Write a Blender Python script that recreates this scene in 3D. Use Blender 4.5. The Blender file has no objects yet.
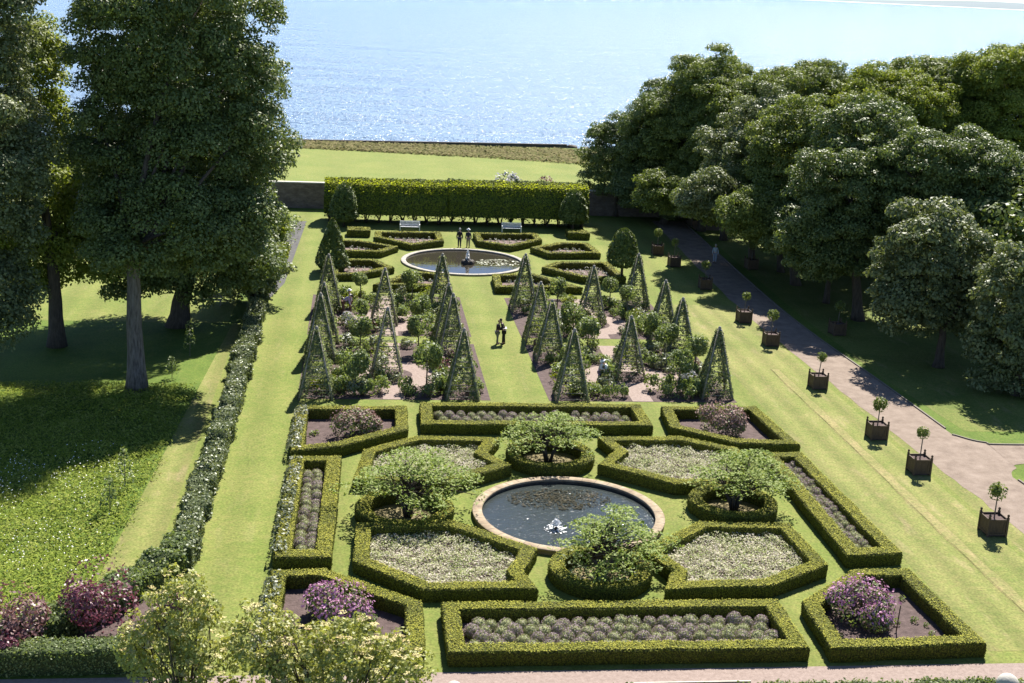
import bpy, math, random
import numpy as np
from mathutils import Vector, Matrix, noise as mnoise

R = math.radians
RNG = np.random.default_rng(7)
random.seed(7)
scene = bpy.context.scene
COL = scene.collection

# ------------------------------------------------------------------ camera
F, CH, PX, PY = 1300.0, 24.5, 512.0, 341.5
PITCH, YAW, ROLL = math.atan(358.5 / F), R(7.05), R(2.7)
fw = np.array([math.sin(YAW) * math.cos(PITCH), math.cos(YAW) * math.cos(PITCH), -math.sin(PITCH)])
r0 = np.array([math.cos(YAW), -math.sin(YAW), 0.0])
u0 = np.cross(r0, fw)
rt = math.cos(ROLL) * r0 + math.sin(ROLL) * u0
up = math.cos(ROLL) * u0 - math.sin(ROLL) * r0
CAM = np.array([0, 0, CH])

def at(px, py, z=0.0):
    """ground point (height z) seen in that direction"""
    d = fw + rt * ((px - PX) / F) - up * ((py - PY) / F)
    return CAM + d * ((z - CH) / d[2])

def depth(p):
    return float((np.asarray(p, float) - CAM) @ fw)

def on_depth(px, py, dp):
    return CAM + (fw + rt * ((px - PX) / F) - up * ((py - PY) / F)) * dp

cam_d = bpy.data.cameras.new('camera')
cam = bpy.data.objects.new('camera', cam_d)
COL.objects.link(cam)
M = Matrix.Identity(4)
for i in range(3):
    M[i][0], M[i][1], M[i][2], M[i][3] = rt[i], up[i], -fw[i], CAM[i]
cam.matrix_world = M
cam_d.sensor_width = 36.0
cam_d.lens = F / 1024 * 36
cam_d.clip_start = 1.0
cam_d.clip_end = 60000
scene.camera = cam

# ------------------------------------------------------------------ light
SUN_AZ, SUN_EL = R(24), R(49)
world = bpy.data.worlds.new('World')
scene.world = world
world.use_nodes = True
nt = world.node_tree
bg = nt.nodes['Background']
sky = nt.nodes.new('ShaderNodeTexSky')
sky.sky_type = 'NISHITA'
sky.sun_disc = False
sky.sun_elevation = SUN_EL
sky.sun_rotation = SUN_AZ
sky.air_density = 0.65
sky.dust_density = 0.15
sky.ozone_density = 4.0
nt.links.new(sky.outputs[0], bg.inputs[0])
bg.inputs[1].default_value = 0.075
sl = bpy.data.lights.new('sun', 'SUN')
sl.energy = 5.0
sl.angle = R(0.53)
sl.color = (1.0, 0.95, 0.86)
so = bpy.data.objects.new('sun', sl)
COL.objects.link(so)
sd = Vector((math.sin(SUN_AZ) * math.cos(SUN_EL), math.cos(SUN_AZ) * math.cos(SUN_EL), math.sin(SUN_EL)))
so.rotation_euler = sd.to_track_quat('Z', 'Y').to_euler()
so.location = (0, 0, 80)
scene.view_settings.view_transform = 'Standard'
scene.view_settings.look = 'None'
scene.view_settings.gamma = 1.0
scene.view_settings.exposure = 1.36

# ------------------------------------------------------------------ materials
def newmat(name):
    m = bpy.data.materials.new(name)
    m.use_nodes = True
    n = m.node_tree.nodes
    return m, n, m.node_tree.links, n['Principled BSDF'], n['Material Output']

def ramp(n, stops):
    r = n.new('ShaderNodeValToRGB')
    el = r.color_ramp.elements
    while len(el) < len(stops):
        el.new(0.5)
    for e, (p, c) in zip(el, stops):
        e.position = p
        e.color = (*c, 1)
    return r

def leaf_mat(name, stops, trans=0.3, rough=0.45, tcol=None, spec=0.5):
    """leaf cards: colour differs from leaf to leaf and drifts slowly over the plant"""
    m, n, l, p, out = newmat(name)
    g = n.new('ShaderNodeNewGeometry')
    tc = n.new('ShaderNodeTexCoord')
    nz = n.new('ShaderNodeTexNoise')
    nz.inputs['Scale'].default_value = 0.9
    nz.inputs['Detail'].default_value = 3
    l.new(tc.outputs['Object'], nz.inputs['Vector'])
    mx = n.new('ShaderNodeMix')
    mx.data_type = 'FLOAT'
    mx.inputs[0].default_value = 0.55
    l.new(g.outputs['Random Per Island'], mx.inputs[2])
    l.new(nz.outputs['Fac'], mx.inputs[3])
    r = ramp(n, stops)
    l.new(mx.outputs[0], r.inputs[0])
    l.new(r.outputs[0], p.inputs['Base Color'])
    p.inputs['Roughness'].default_value = rough
    p.inputs['Specular IOR Level'].default_value = spec
    t = n.new('ShaderNodeBsdfTranslucent')
    hs = n.new('ShaderNodeMix')
    hs.data_type = 'RGBA'
    hs.blend_type = 'MULTIPLY'
    hs.inputs[0].default_value = 1.0
    hs.inputs[7].default_value = (*(tcol or (1.5, 1.5, 0.7)), 1)
    l.new(r.outputs[0], hs.inputs[6])
    l.new(hs.outputs[2], t.inputs['Color'])
    ms = n.new('ShaderNodeMixShader')
    ms.inputs[0].default_value = trans
    l.new(p.outputs[0], ms.inputs[1])
    l.new(t.outputs[0], ms.inputs[2])
    l.new(ms.outputs[0], out.inputs['Surface'])
    return m

def rough_mat(name, stops, scale=4.0, rough=0.85, bump=0.3, detail=6, bscale=None, spec=0.3, stretch=None):
    m, n, l, p, out = newmat(name)
    tc = n.new('ShaderNodeTexCoord')
    mp = n.new('ShaderNodeMapping')
    if stretch:
        mp.inputs['Scale'].default_value = stretch
    l.new(tc.outputs['Object'], mp.inputs['Vector'])
    nz = n.new('ShaderNodeTexNoise')
    nz.inputs['Scale'].default_value = scale
    nz.inputs['Detail'].default_value = detail
    nz.inputs['Roughness'].default_value = 0.65
    l.new(mp.outputs[0], nz.inputs['Vector'])
    r = ramp(n, stops)
    l.new(nz.outputs['Fac'], r.inputs[0])
    l.new(r.outputs[0], p.inputs['Base Color'])
    p.inputs['Roughness'].default_value = rough
    p.inputs['Specular IOR Level'].default_value = spec
    if bump:
        b = n.new('ShaderNodeBump')
        b.inputs['Strength'].default_value = bump
        b.inputs['Distance'].default_value = 0.05
        n2 = n.new('ShaderNodeTexNoise')
        n2.inputs['Scale'].default_value = bscale or scale * 4
        n2.inputs['Detail'].default_value = 4
        l.new(mp.outputs[0], n2.inputs['Vector'])
        l.new(n2.outputs['Fac'], b.inputs['Height'])
        l.new(b.outputs[0], p.inputs['Normal'])
    return m

def lawn_mat(name, green, yellow, dry, stripe=0.0, stripe_w=1.0, patch=0.5, along='x'):
    """mown grass: patches, fine grain, faint mowing stripes running with the garden"""
    m, n, l, p, out = newmat(name)
    tc = n.new('ShaderNodeTexCoord')
    def noise(scale, detail=4, stretch=None):
        mp = n.new('ShaderNodeMapping')
        if stretch:
            mp.inputs['Scale'].default_value = stretch
        l.new(tc.outputs['Object'], mp.inputs['Vector'])
        z = n.new('ShaderNodeTexNoise')
        z.inputs['Scale'].default_value = scale
        z.inputs['Detail'].default_value = detail
        l.new(mp.outputs[0], z.inputs['Vector'])
        return z
    big = noise(0.22, 5)
    mid = noise(0.9, 6, (1.6, 0.35, 1))
    fine = noise(9.0, 6)
    r1 = ramp(n, [(0.32, green), (0.62, yellow)])
    l.new(big.outputs['Fac'], r1.inputs[0])
    r2 = ramp(n, [(0.56, (0, 0, 0)), (0.74, (1, 1, 1))])
    l.new(mid.outputs['Fac'], r2.inputs[0])
    ml = n.new('ShaderNodeMath'); ml.operation = 'MULTIPLY'; ml.inputs[1].default_value = patch
    l.new(r2.outputs[0], ml.inputs[0])
    mx = n.new('ShaderNodeMix'); mx.data_type = 'RGBA'
    l.new(ml.outputs[0], mx.inputs[0])
    l.new(r1.outputs[0], mx.inputs[6])
    mx.inputs[7].default_value = (*dry, 1)
    last = mx.outputs[2]
    if stripe:
        sx = n.new('ShaderNodeSeparateXYZ')
        l.new(tc.outputs['Object'], sx.inputs[0])
        a = n.new('ShaderNodeMath'); a.operation = 'MULTIPLY'; a.inputs[1].default_value = math.pi / stripe_w
        l.new(sx.outputs[0 if along == 'x' else 1], a.inputs[0])
        wob = n.new('ShaderNodeMath'); wob.operation = 'MULTIPLY_ADD'; wob.inputs[1].default_value = 1.6
        l.new(big.outputs['Fac'], wob.inputs[0]); l.new(a.outputs[0], wob.inputs[2])
        s = n.new('ShaderNodeMath'); s.operation = 'SINE'
        l.new(wob.outputs[0], s.inputs[0])
        s2 = n.new('ShaderNodeMath'); s2.operation = 'MULTIPLY_ADD'; s2.inputs[1].default_value = stripe; s2.inputs[2].default_value = 1.0
        l.new(s.outputs[0], s2.inputs[0])
        vm = n.new('ShaderNodeVectorMath'); vm.operation = 'SCALE'
        l.new(last, vm.inputs[0]); l.new(s2.outputs[0], vm.inputs['Scale'])
        last = vm.outputs[0]
    patchy = noise(2.6, 5)
    pr = ramp(n, [(0.36, (0.78, 0.90, 0.74)), (0.5, (1, 1, 1)), (0.66, (1.22, 1.08, 1.25))])
    l.new(patchy.outputs['Fac'], pr.inputs[0])
    pm = n.new('ShaderNodeMix'); pm.data_type = 'RGBA'; pm.blend_type = 'MULTIPLY'; pm.inputs[0].default_value = 0.6
    l.new(last, pm.inputs[6]); l.new(pr.outputs[0], pm.inputs[7])
    last = pm.outputs[2]
    fr = n.new('ShaderNodeMapRange')
    fr.inputs['From Min'].default_value = 0.3; fr.inputs['From Max'].default_value = 0.7
    fr.inputs['To Min'].default_value = 0.70; fr.inputs['To Max'].default_value = 1.3
    l.new(fine.outputs['Fac'], fr.inputs['Value'])
    vm2 = n.new('ShaderNodeVectorMath'); vm2.operation = 'SCALE'
    l.new(last, vm2.inputs[0]); l.new(fr.outputs[0], vm2.inputs['Scale'])
    l.new(vm2.outputs[0], p.inputs['Base Color'])
    p.inputs['Roughness'].default_value = 0.9
    p.inputs['Specular IOR Level'].default_value = 0.15
    b = n.new('ShaderNodeBump'); b.inputs['Strength'].default_value = 0.5; b.inputs['Distance'].default_value = 0.04
    f2 = noise(22.0, 4)
    l.new(f2.outputs['Fac'], b.inputs['Height'])
    l.new(b.outputs[0], p.inputs['Normal'])
    return m

def water_mat(name, base, rough, waves, dist, spec=0.5):
    m, n, l, p, out = newmat(name)
    p.inputs['Base Color'].default_value = (*base, 1)
    p.inputs['Roughness'].default_value = rough
    p.inputs['IOR'].default_value = 1.33
    p.inputs['Specular IOR Level'].default_value = spec
    tc = n.new('ShaderNodeTexCoord')
    prev = None
    for sc, st, stretch in waves:
        mp = n.new('ShaderNodeMapping'); mp.inputs['Scale'].default_value = stretch
        l.new(tc.outputs['Object'], mp.inputs['Vector'])
        z = n.new('ShaderNodeTexNoise'); z.inputs['Scale'].default_value = sc; z.inputs['Detail'].default_value = 5
        l.new(mp.outputs[0], z.inputs['Vector'])
        b = n.new('ShaderNodeBump'); b.inputs['Strength'].default_value = st; b.inputs['Distance'].default_value = dist / sc
        l.new(z.outputs['Fac'], b.inputs['Height'])
        if prev: l.new(prev, b.inputs['Normal'])
        prev = b.outputs[0]
    l.new(prev, p.inputs['Normal'])
    return m

LAWN = lawn_mat('mown_lawn', (0.115, 0.148, 0.029), (0.155, 0.172, 0.043), (0.21, 0.195, 0.078), 0.075, 1.15, 0.38)
LAWN_DRY = lawn_mat('dry_lawn', (0.132, 0.152, 0.038), (0.175, 0.178, 0.056), (0.24, 0.20, 0.098), 0.11, 0.8, 0.7)
FIELD = lawn_mat('field_grass', (0.13, 0.165, 0.035), (0.165, 0.185, 0.045), (0.19, 0.19, 0.06), 0.03, 4.0, 0.4)
ROUGH = lawn_mat('rough_grass', (0.055, 0.095, 0.012), (0.10, 0.145, 0.022), (0.14, 0.16, 0.04), 0.0, 1, 0.5)
SOIL = rough_mat('soil', [(0.3, (0.050, 0.033, 0.030)), (0.7, (0.115, 0.080, 0.075))], 3.0, 0.95, 0.8, bscale=14)
SOIL_PALE = rough_mat('soil_pale', [(0.3, (0.11, 0.075, 0.068)), (0.7, (0.20, 0.145, 0.13))], 2.0, 0.95, 0.6, bscale=10)
GRAVEL = rough_mat('gravel', [(0.3, (0.20, 0.150, 0.128)), (0.7, (0.305, 0.238, 0.208))], 6.0, 0.95, 0.5, bscale=40)
DRIVE = rough_mat('drive_gravel', [(0.25, (0.135, 0.100, 0.078)), (0.5, (0.205, 0.158, 0.125)), (0.75, (0.27, 0.215, 0.175))], 1.1, 0.95, 0.6, detail=10, bscale=26)
STONE = rough_mat('pool_stone', [(0.3, (0.19, 0.135, 0.09)), (0.55, (0.29, 0.225, 0.15)), (0.75, (0.42, 0.36, 0.27))], 2.2, 0.85, 0.4)
STONE_PALE = rough_mat('pale_stone', [(0.3, (0.33, 0.31, 0.27)), (0.7, (0.52, 0.49, 0.43))], 2.0, 0.85, 0.3)
STONE_DARK = rough_mat('wet_stone', [(0.3, (0.035, 0.030, 0.025)), (0.7, (0.09, 0.075, 0.06))], 3.0, 0.7, 0.5)
BARK = rough_mat('bark', [(0.3, (0.06, 0.050, 0.043)), (0.5, (0.15, 0.13, 0.112)), (0.75, (0.25, 0.22, 0.195))], 3.0, 0.95, 1.0, bscale=7, stretch=(3, 3, 0.5))
BARK_DARK = rough_mat('dark_bark', [(0.3, (0.045, 0.036, 0.028)), (0.7, (0.11, 0.088, 0.07))], 3.0, 0.95, 0.9, bscale=9, stretch=(3, 3, 0.6))
WOOD = rough_mat('weathered_wood', [(0.3, (0.20, 0.18, 0.155)), (0.7, (0.38, 0.35, 0.31))], 5.0, 0.85, 0.4, stretch=(4, 4, 0.7))
OAK = rough_mat('brown_wood', [(0.3, (0.055, 0.036, 0.022)), (0.7, (0.125, 0.085, 0.052))], 4.0, 0.7, 0.4, stretch=(6, 6, 0.6))
WHITE_WOOD = rough_mat('white_painted_wood', [(0.3, (0.62, 0.62, 0.62)), (0.7, (0.8, 0.8, 0.8))], 3.0, 0.6, 0.1)

def plain(name, c, rough=0.8, spec=0.3):
    return rough_mat(name, [(0.3, tuple(x * 0.8 for x in c)), (0.7, tuple(min(1, x * 1.15) for x in c))], 9.0, rough, 0.15, spec=spec)

BOX = leaf_mat('box_leaves', [(0.02, (0.13, 0.09, 0.025)), (0.16, (0.075, 0.092, 0.012)), (0.5, (0.130, 0.142, 0.020)), (0.85, (0.205, 0.20, 0.035))], 0.03, 0.75, spec=0.1)  # base kept dark: shade of the hedge sides put into the leaf colour
BOX_LIT_SHOOTS = leaf_mat('box_lit_shoots', [(0.1, (0.19, 0.20, 0.022)), (0.5, (0.30, 0.295, 0.042)), (0.9, (0.42, 0.385, 0.07))], 0.08, 0.75, spec=0.1)  # shoots for the tops only, sunlit tone put into the colour
BOX_BODY = rough_mat('box_body', [(0.3, (0.024, 0.028, 0.005)), (0.7, (0.075, 0.077, 0.011))], 9.0, 0.9, 0.6, bscale=30)  # dark core: shade between the leaves put into its colour
SHRUB_BODY = rough_mat('shrub_body', [(0.3, (0.022, 0.034, 0.010)), (0.7, (0.06, 0.08, 0.024))], 6.0, 0.9, 0.9, bscale=20)
TALL_HEDGE = leaf_mat('tall_hedge_leaves', [(0.15, (0.075, 0.105, 0.014)), (0.6, (0.13, 0.165, 0.024)), (0.9, (0.22, 0.24, 0.05))], 0.03, 0.7, spec=.1)  # darkened base, shade of the front face put into the colour
HEDGE_LIT_SHOOTS = leaf_mat('hedge_lit_shoots', [(0.15, (0.22, 0.27, 0.02)), (0.6, (0.34, 0.37, 0.036)), (0.9, (0.45, 0.45, 0.07))], 0.55, 0.7, spec=.1)  # top shoots: sunlit glow put into leaf colour and translucency
SHRUB = leaf_mat('shrub_leaves', [(0.1, (0.075, 0.115, 0.036)), (0.55, (0.14, 0.185, 0.064)), (0.9, (0.27, 0.29, 0.14))], 0.34, 0.5, spec=.28)
TREE_A = leaf_mat('broad_leaves', [(0.1, (0.052, 0.082, 0.024)), (0.55, (0.115, 0.152, 0.044)), (0.92, (0.23, 0.265, 0.10))], 0.26, 0.5, spec=0.32)
TREE_B = leaf_mat('oak_leaves', [(0.1, (0.068, 0.100, 0.024)), (0.55, (0.145, 0.182, 0.044)), (0.92, (0.27, 0.295, 0.095))], 0.32, 0.55, spec=0.25)
TREE_C = leaf_mat('lime_leaves', [(0.1, (0.085, 0.125, 0.020)), (0.55, (0.18, 0.22, 0.034)), (0.92, (0.34, 0.34, 0.08))], 0.36, 0.58, spec=0.3)
TREE_D = leaf_mat('holm_leaves', [(0.1, (0.060, 0.084, 0.034)), (0.55, (0.135, 0.162, 0.068)), (0.92, (0.25, 0.275, 0.14))], 0.24, 0.52, spec=0.28)
CONIFER = leaf_mat('topiary_leaves', [(0.1, (0.050, 0.080, 0.016)), (0.6, (0.105, 0.140, 0.030)), (0.9, (0.19, 0.21, 0.055))], 0.2, 0.55, spec=.3)
MAPLE = leaf_mat('feathery_leaves', [(0.1, (0.10, 0.155, 0.020)), (0.5, (0.185, 0.245, 0.045)), (0.9, (0.30, 0.34, 0.10))], 0.28, 0.6, spec=.2)
ELDER = leaf_mat('elder_leaves', [(0.08, (0.14, 0.165, 0.040)), (0.5, (0.27, 0.285, 0.085)), (0.9, (0.44, 0.42, 0.18))], 0.33, 0.5, spec=.35)
ELDER_FL = leaf_mat('elder_flowers', [(0.05, (0.42, 0.22, 0.10)), (0.35, (0.50, 0.42, 0.17)), (0.9, (0.60, 0.55, 0.28))], 0.2, 0.7, (1, 1, .9))
CLIMB = leaf_mat('climber_leaves', [(0.1, (0.10, 0.125, 0.065)), (0.55, (0.18, 0.21, 0.11)), (0.9, (0.32, 0.34, 0.20))], 0.42, 0.55, (1.4, 1.4, .9), spec=.25)
MOP = leaf_mat('mophead_leaves', [(0.1, (0.085, 0.125, 0.040)), (0.55, (0.16, 0.205, 0.080)), (0.9, (0.31, 0.335, 0.17))], 0.38, 0.5, spec=.3)
GREY_GR = leaf_mat('grey_green_leaves', [(0.1, (0.10, 0.12, 0.07)), (0.6, (0.17, 0.19, 0.12)), (0.9, (0.28, 0.29, 0.21))], 0.2, 0.5)
GREY_GR2 = leaf_mat('laurel_leaves', [(0.1, (0.075, 0.105, 0.045)), (0.55, (0.15, 0.18, 0.085)), (0.9, (0.31, 0.33, 0.20))], 0.2, 0.45, spec=.4)
YEL_GR = leaf_mat('yellow_green_leaves', [(0.1, (0.10, 0.14, 0.012)), (0.6, (0.17, 0.20, 0.02)), (0.9, (0.27, 0.27, 0.04))], 0.3, 0.5)
WHITE_FL = leaf_mat('white_flowers', [(0.1, (0.45, 0.43, 0.45)), (0.9, (0.75, 0.73, 0.73))], 0.2, 0.7, (1, 1, 1))
RED_FL = leaf_mat('red_flowers', [(0.1, (0.42, 0.05, 0.03)), (0.9, (0.55, 0.14, 0.09))], 0.2, 0.7, (1.2, 1, 1))
PINK_FL = leaf_mat('magenta_flowers', [(0.1, (0.28, 0.13, 0.20)), (0.55, (0.40, 0.18, 0.32)), (0.9, (0.52, 0.25, 0.46))], 0.2, 0.7, (1.1, 1, 1.1))
DUSKY_FL = leaf_mat('dusky_flowers', [(0.1, (0.22, 0.11, 0.10)), (0.9, (0.36, 0.25, 0.21))], 0.2, 0.7, (1, 1, 1))
PURPLE_LF = leaf_mat('purple_leaves', [(0.1, (0.065, 0.022, 0.032)), (0.55, (0.165, 0.055, 0.078)), (0.9, (0.32, 0.145, 0.19))], 0.25, 0.45, (1.4, 1, 1.1))
PINKISH_LF = leaf_mat('pinkish_leaves', [(0.1, (0.12, 0.055, 0.055)), (0.55, (0.22, 0.12, 0.11)), (0.9, (0.34, 0.22, 0.19))], 0.2, 0.45, (1.3, 1, 1))
LAV_G = leaf_mat('lavender_green', [(0.1, (0.16, 0.19, 0.08)), (0.6, (0.29, 0.305, 0.16)), (0.9, (0.42, 0.41, 0.28))], 0.15, 0.7, spec=.15)
LAV_P = leaf_mat('lavender_purple', [(0.1, (0.23, 0.17, 0.19)), (0.6, (0.40, 0.30, 0.34)), (0.9, (0.54, 0.42, 0.48))], 0.15, 0.7, (1, 1, 1), spec=.15)
NEPETA = leaf_mat('catmint_bloom', [(0.2, (0.19, 0.26, 0.06)), (0.42, (0.38, 0.41, 0.18)), (0.6, (0.58, 0.53, 0.42)), (0.88, (0.74, 0.66, 0.61))], 0.3, 0.75, (1, 1, 1), spec=.15)
MEADOW = leaf_mat('meadow_blades', [(0.1, (0.11, 0.155, 0.016)), (0.5, (0.19, 0.24, 0.032)), (0.9, (0.34, 0.34, 0.10))], 0.1, 0.8, spec=.05)
DAISY = plain('daisy_white', (0.78, 0.77, 0.72), 0.8)
FOAM = plain('white_water', (0.92, 0.93, 0.95), 0.4)
POOL_WATER = water_mat('pool_water', (0.03, 0.036, 0.034), 0.10, [(2.4, 0.5, (1, 1, 1)), (13.0, 1.0, (1, 1, 1))], 0.24)
POOL_CALM = water_mat('calm_water', (0.034, 0.030, 0.022), 0.04, [(1.2, 0.10, (1, 1, 1)), (5.0, 0.10, (1, 1, 1))], 0.06)
SEA = water_mat('sea_water', (0.110, 0.162, 0.252), 0.17, [(0.02, 0.2, (1, 2.2, 1)), (0.30, 0.6, (1, 1.4, 1)), (1.2, 0.8, (1, 1.2, 1))], 0.4, 0.15)
def glitter(m, amp):
    """small wave facets, each tilted its own way, so some of them catch the sun"""
    n = m.node_tree.nodes; l = m.node_tree.links; p = n['Principled BSDF']
    src = p.inputs['Normal'].links[0].from_socket
    tc = n.new('ShaderNodeTexCoord'); mp = n.new('ShaderNodeMapping'); mp.inputs['Scale'].default_value = (3.6, 0.9, 1)
    l.new(tc.outputs['Object'], mp.inputs['Vector'])
    vo = n.new('ShaderNodeTexVoronoi'); vo.voronoi_dimensions = '2D'; vo.inputs['Scale'].default_value = 1.0
    l.new(mp.outputs[0], vo.inputs['Vector'])
    sb = n.new('ShaderNodeVectorMath'); sb.operation = 'SUBTRACT'; sb.inputs[1].default_value = (.5, .5, .5)
    l.new(vo.outputs['Color'], sb.inputs[0])
    sc = n.new('ShaderNodeVectorMath'); sc.operation = 'MULTIPLY'; sc.inputs[1].default_value = (amp, amp, 0)
    l.new(sb.outputs[0], sc.inputs[0])
    ad = n.new('ShaderNodeVectorMath'); ad.operation = 'ADD'
    l.new(src, ad.inputs[0]); l.new(sc.outputs[0], ad.inputs[1])
    nm = n.new('ShaderNodeVectorMath'); nm.operation = 'NORMALIZE'
    l.new(ad.outputs[0], nm.inputs[0]); l.new(nm.outputs[0], p.inputs['Normal'])
glitter(SEA, 0.52)
PAD = leaf_mat('lily_pads', [(0.1, (0.012, 0.012, 0.008)), (0.6, (0.04, 0.036, 0.02)), (0.95, (0.16, 0.14, 0.11))], 0.05, 0.8, spec=.05)
PAD_PALE = leaf_mat('pale_lily_pads', [(0.1, (0.10, 0.12, 0.05)), (0.6, (0.25, 0.25, 0.15)), (0.95, (0.62, 0.58, 0.5))], 0.05, 0.4)

# ------------------------------------------------------------------ mesh helpers
class MB:
    """collects shapes, then becomes ONE mesh object"""
    def __init__(s):
        s.v = []; s.f = []; s.m = []; s.n = 0; s.mats = []; s.smooth = []
    def mi(s, mat):
        if mat not in s.mats: s.mats.append(mat)
        return s.mats.index(mat)
    def add(s, verts, faces, mat, smooth=False):
        k = s.mi(mat)
        s.v.append(np.asarray(verts, float).reshape(-1, 3))
        for f in faces:
            s.f.append(tuple(i + s.n for i in f)); s.m.append(k); s.smooth.append(smooth)
        s.n += len(s.v[-1])
    def box(s, c, size, mat, rz=0.0, taper=1.0):
        x, y, z = size[0] / 2, size[1] / 2, size[2] / 2
        v = [(-x, -y, -z), (x, -y, -z), (x, y, -z), (-x, y, -z), (-x * taper, -y * taper, z), (x * taper, -y * taper, z), (x * taper, y * taper, z), (-x * taper, y * taper, z)]
        cs, sn = math.cos(rz), math.sin(rz)
        v = [(c[0] + a * cs - b * sn, c[1] + a * sn + b * cs, c[2] + d) for a, b, d in v]
        s.add(v, [(3, 2, 1, 0), (4, 5, 6, 7), (0, 1, 5, 4), (1, 2, 6, 5), (2, 3, 7, 6), (3, 0, 4, 7)], mat)
    def tube(s, pts, rad, mat, n=8, cap=True):
        pts = [Vector(p) for p in pts]
        if not hasattr(rad, '__len__'): rad = [rad] * len(pts)
        ring = []
        ref = None
        for i, p in enumerate(pts):
            d = (pts[min(i + 1, len(pts) - 1)] - pts[max(i - 1, 0)]).normalized()
            if ref is None:
                ref = d.orthogonal().normalized()
            a = (ref - d * ref.dot(d)).normalized(); ref = a
            b = d.cross(a)
            ring += [tuple(p + (a * math.cos(t) + b * math.sin(t)) * rad[i]) for t in [2 * math.pi * k / n for k in range(n)]]
        f = []
        for i in range(len(pts) - 1):
            for k in range(n):
                f.append((i * n + k, i * n + (k + 1) % n, (i + 1) * n + (k + 1) % n, (i + 1) * n + k))
        if cap:
            f.append(tuple(range(n))[::-1]); f.append(tuple((len(pts) - 1) * n + k for k in range(n)))
        s.add(ring, f, mat, True)
    def lathe(s, prof, c, mat, n=32, smooth=True):
        v = []
        for r, z in prof:
            v += [(c[0] + r * math.cos(2 * math.pi * k / n), c[1] + r * math.sin(2 * math.pi * k / n), c[2] + z) for k in range(n)]
        f = []
        for i in range(len(prof) - 1):
            for k in range(n):
                f.append((i * n + k, i * n + (k + 1) % n, (i + 1) * n + (k + 1) % n, (i + 1) * n + k))
        s.add(v, f, mat, smooth)
    def blob(s, c, r, mat, jit=0.1, nu=14, nv=9, seed=0, zmin=-1.0):
        rg = np.random.default_rng(seed)
        v = []; f = []
        for j in range(nv + 1):
            ph = -math.pi / 2 + math.pi * j / nv
            for i in range(nu):
                th = 2 * math.pi * i / nu
                k = 1 + (rg.random() - .5) * 2 * jit if 0 < j < nv else 1
                z = max(math.sin(ph), zmin)
                v.append((c[0] + r[0] * k * math.cos(ph) * math.cos(th), c[1] + r[1] * k * math.cos(ph) * math.sin(th), c[2] + r[2] * k * z))
        for j in range(nv):
            for i in range(nu):
                f.append((j * nu + i, j * nu + (i + 1) % nu, (j + 1) * nu + (i + 1) % nu, (j + 1) * nu + i))
        s.add(v, f, mat, True)
    def cards(s, P, N, size, mat, rg, jit=0.6, asp=0.62, up_bias=0.0):
        """diamond leaf cards at P facing roughly N"""
        P = np.asarray(P, float); n = len(P)
        if n == 0: return
        N = np.asarray(N, float) + rg.normal(0, jit, (n, 3)); N[:, 2] += up_bias
        N /= np.linalg.norm(N, axis=1, keepdims=True) + 1e-9
        T = rg.normal(0, 1, (n, 3)); U = np.cross(N, T); U /= np.linalg.norm(U, axis=1, keepdims=True) + 1e-9
        V = np.cross(N, U)
        sz = (np.asarray(size) * (0.65 + 0.7 * rg.random(n)))[:, None]
        U = U * sz * .5; V = V * sz * .5 * asp
        q = np.stack([P + U, P + V + U * .1, P - U, P - V + U * .1], 1).reshape(-1, 3)
        k = s.mi(mat)
        s.v.append(q)
        idx = (np.arange(n * 4) + s.n).reshape(-1, 4)
        s.f += [tuple(r) for r in idx.tolist()]
        s.m += [k] * n; s.smooth += [False] * n
        s.n += n * 4
    def mesh(s, name):
        me = bpy.data.meshes.new(name)
        v = np.concatenate(s.v) if s.v else np.zeros((0, 3))
        cnt = np.fromiter((len(f) for f in s.f), int, len(s.f))
        loops = np.fromiter((i for f in s.f for i in f), int, int(cnt.sum()))
        me.vertices.add(len(v)); me.vertices.foreach_set('co', v.astype(np.float32).ravel())
        me.loops.add(len(loops)); me.loops.foreach_set('vertex_index', loops.astype(np.int32))
        me.polygons.add(len(cnt))
        st = np.concatenate([[0], np.cumsum(cnt)[:-1]]).astype(np.int32)
        me.polygons.foreach_set('loop_start', st)
        me.polygons.foreach_set('loop_total', cnt.astype(np.int32))
        for m in s.mats: me.materials.append(m)
        me.polygons.foreach_set('material_index', np.array(s.m, np.int32))
        me.polygons.foreach_set('use_smooth', np.array(s.smooth, bool))
        me.update(calc_edges=True)
        me.validate()
        return me
    def build(s, name, parent=None, loc=None):
        o = bpy.data.objects.new(name, s.mesh(name))
        COL.objects.link(o)
        if parent: o.parent = parent
        if loc is not None: o.location = loc
        return o

def tag(o, label=None, cat=None, group=None, kind=None):
    if label: o['label'] = label
    if cat: o['category'] = cat
    if group: o['group'] = group
    if kind: o['kind'] = kind
    return o

def empty(name, loc, label, cat, group=None, rz=0.0):
    o = bpy.data.objects.new(name, None)
    COL.objects.link(o)
    o.location = tuple(loc); o.rotation_euler = (0, 0, rz)
    o.empty_display_size = 0.3
    return tag(o, label, cat, group)

def dup(o, loc, label=None, rz=None, scale=None, parent=None):
    c = o.copy(); COL.objects.link(c)
    if parent is not None: c.parent = parent
    if loc is not None: c.location = tuple(loc)
    if rz is not None: c.rotation_euler = (0, 0, rz)
    if scale is not None: c.scale = scale if hasattr(scale, '__len__') else (scale,) * 3
    if label: c['label'] = label
    for ch in list(o.children):
        dup(ch, None, parent=c)
    return c

def struct(name, mb, label=None):
    o = mb.build(name); o['kind'] = 'structure'
    return o

def sheet(name, pts, z, mat, kind='structure'):
    mb = MB()
    mb.add([(p[0], p[1], z) for p in pts], [tuple(range(len(pts)))], mat)
    o = mb.build(name)
    if kind: o['kind'] = kind
    return o

def rect(x0, x1, y0, y1):
    return [(x0, y0), (x1, y0), (x1, y1), (x0, y1)]

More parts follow.
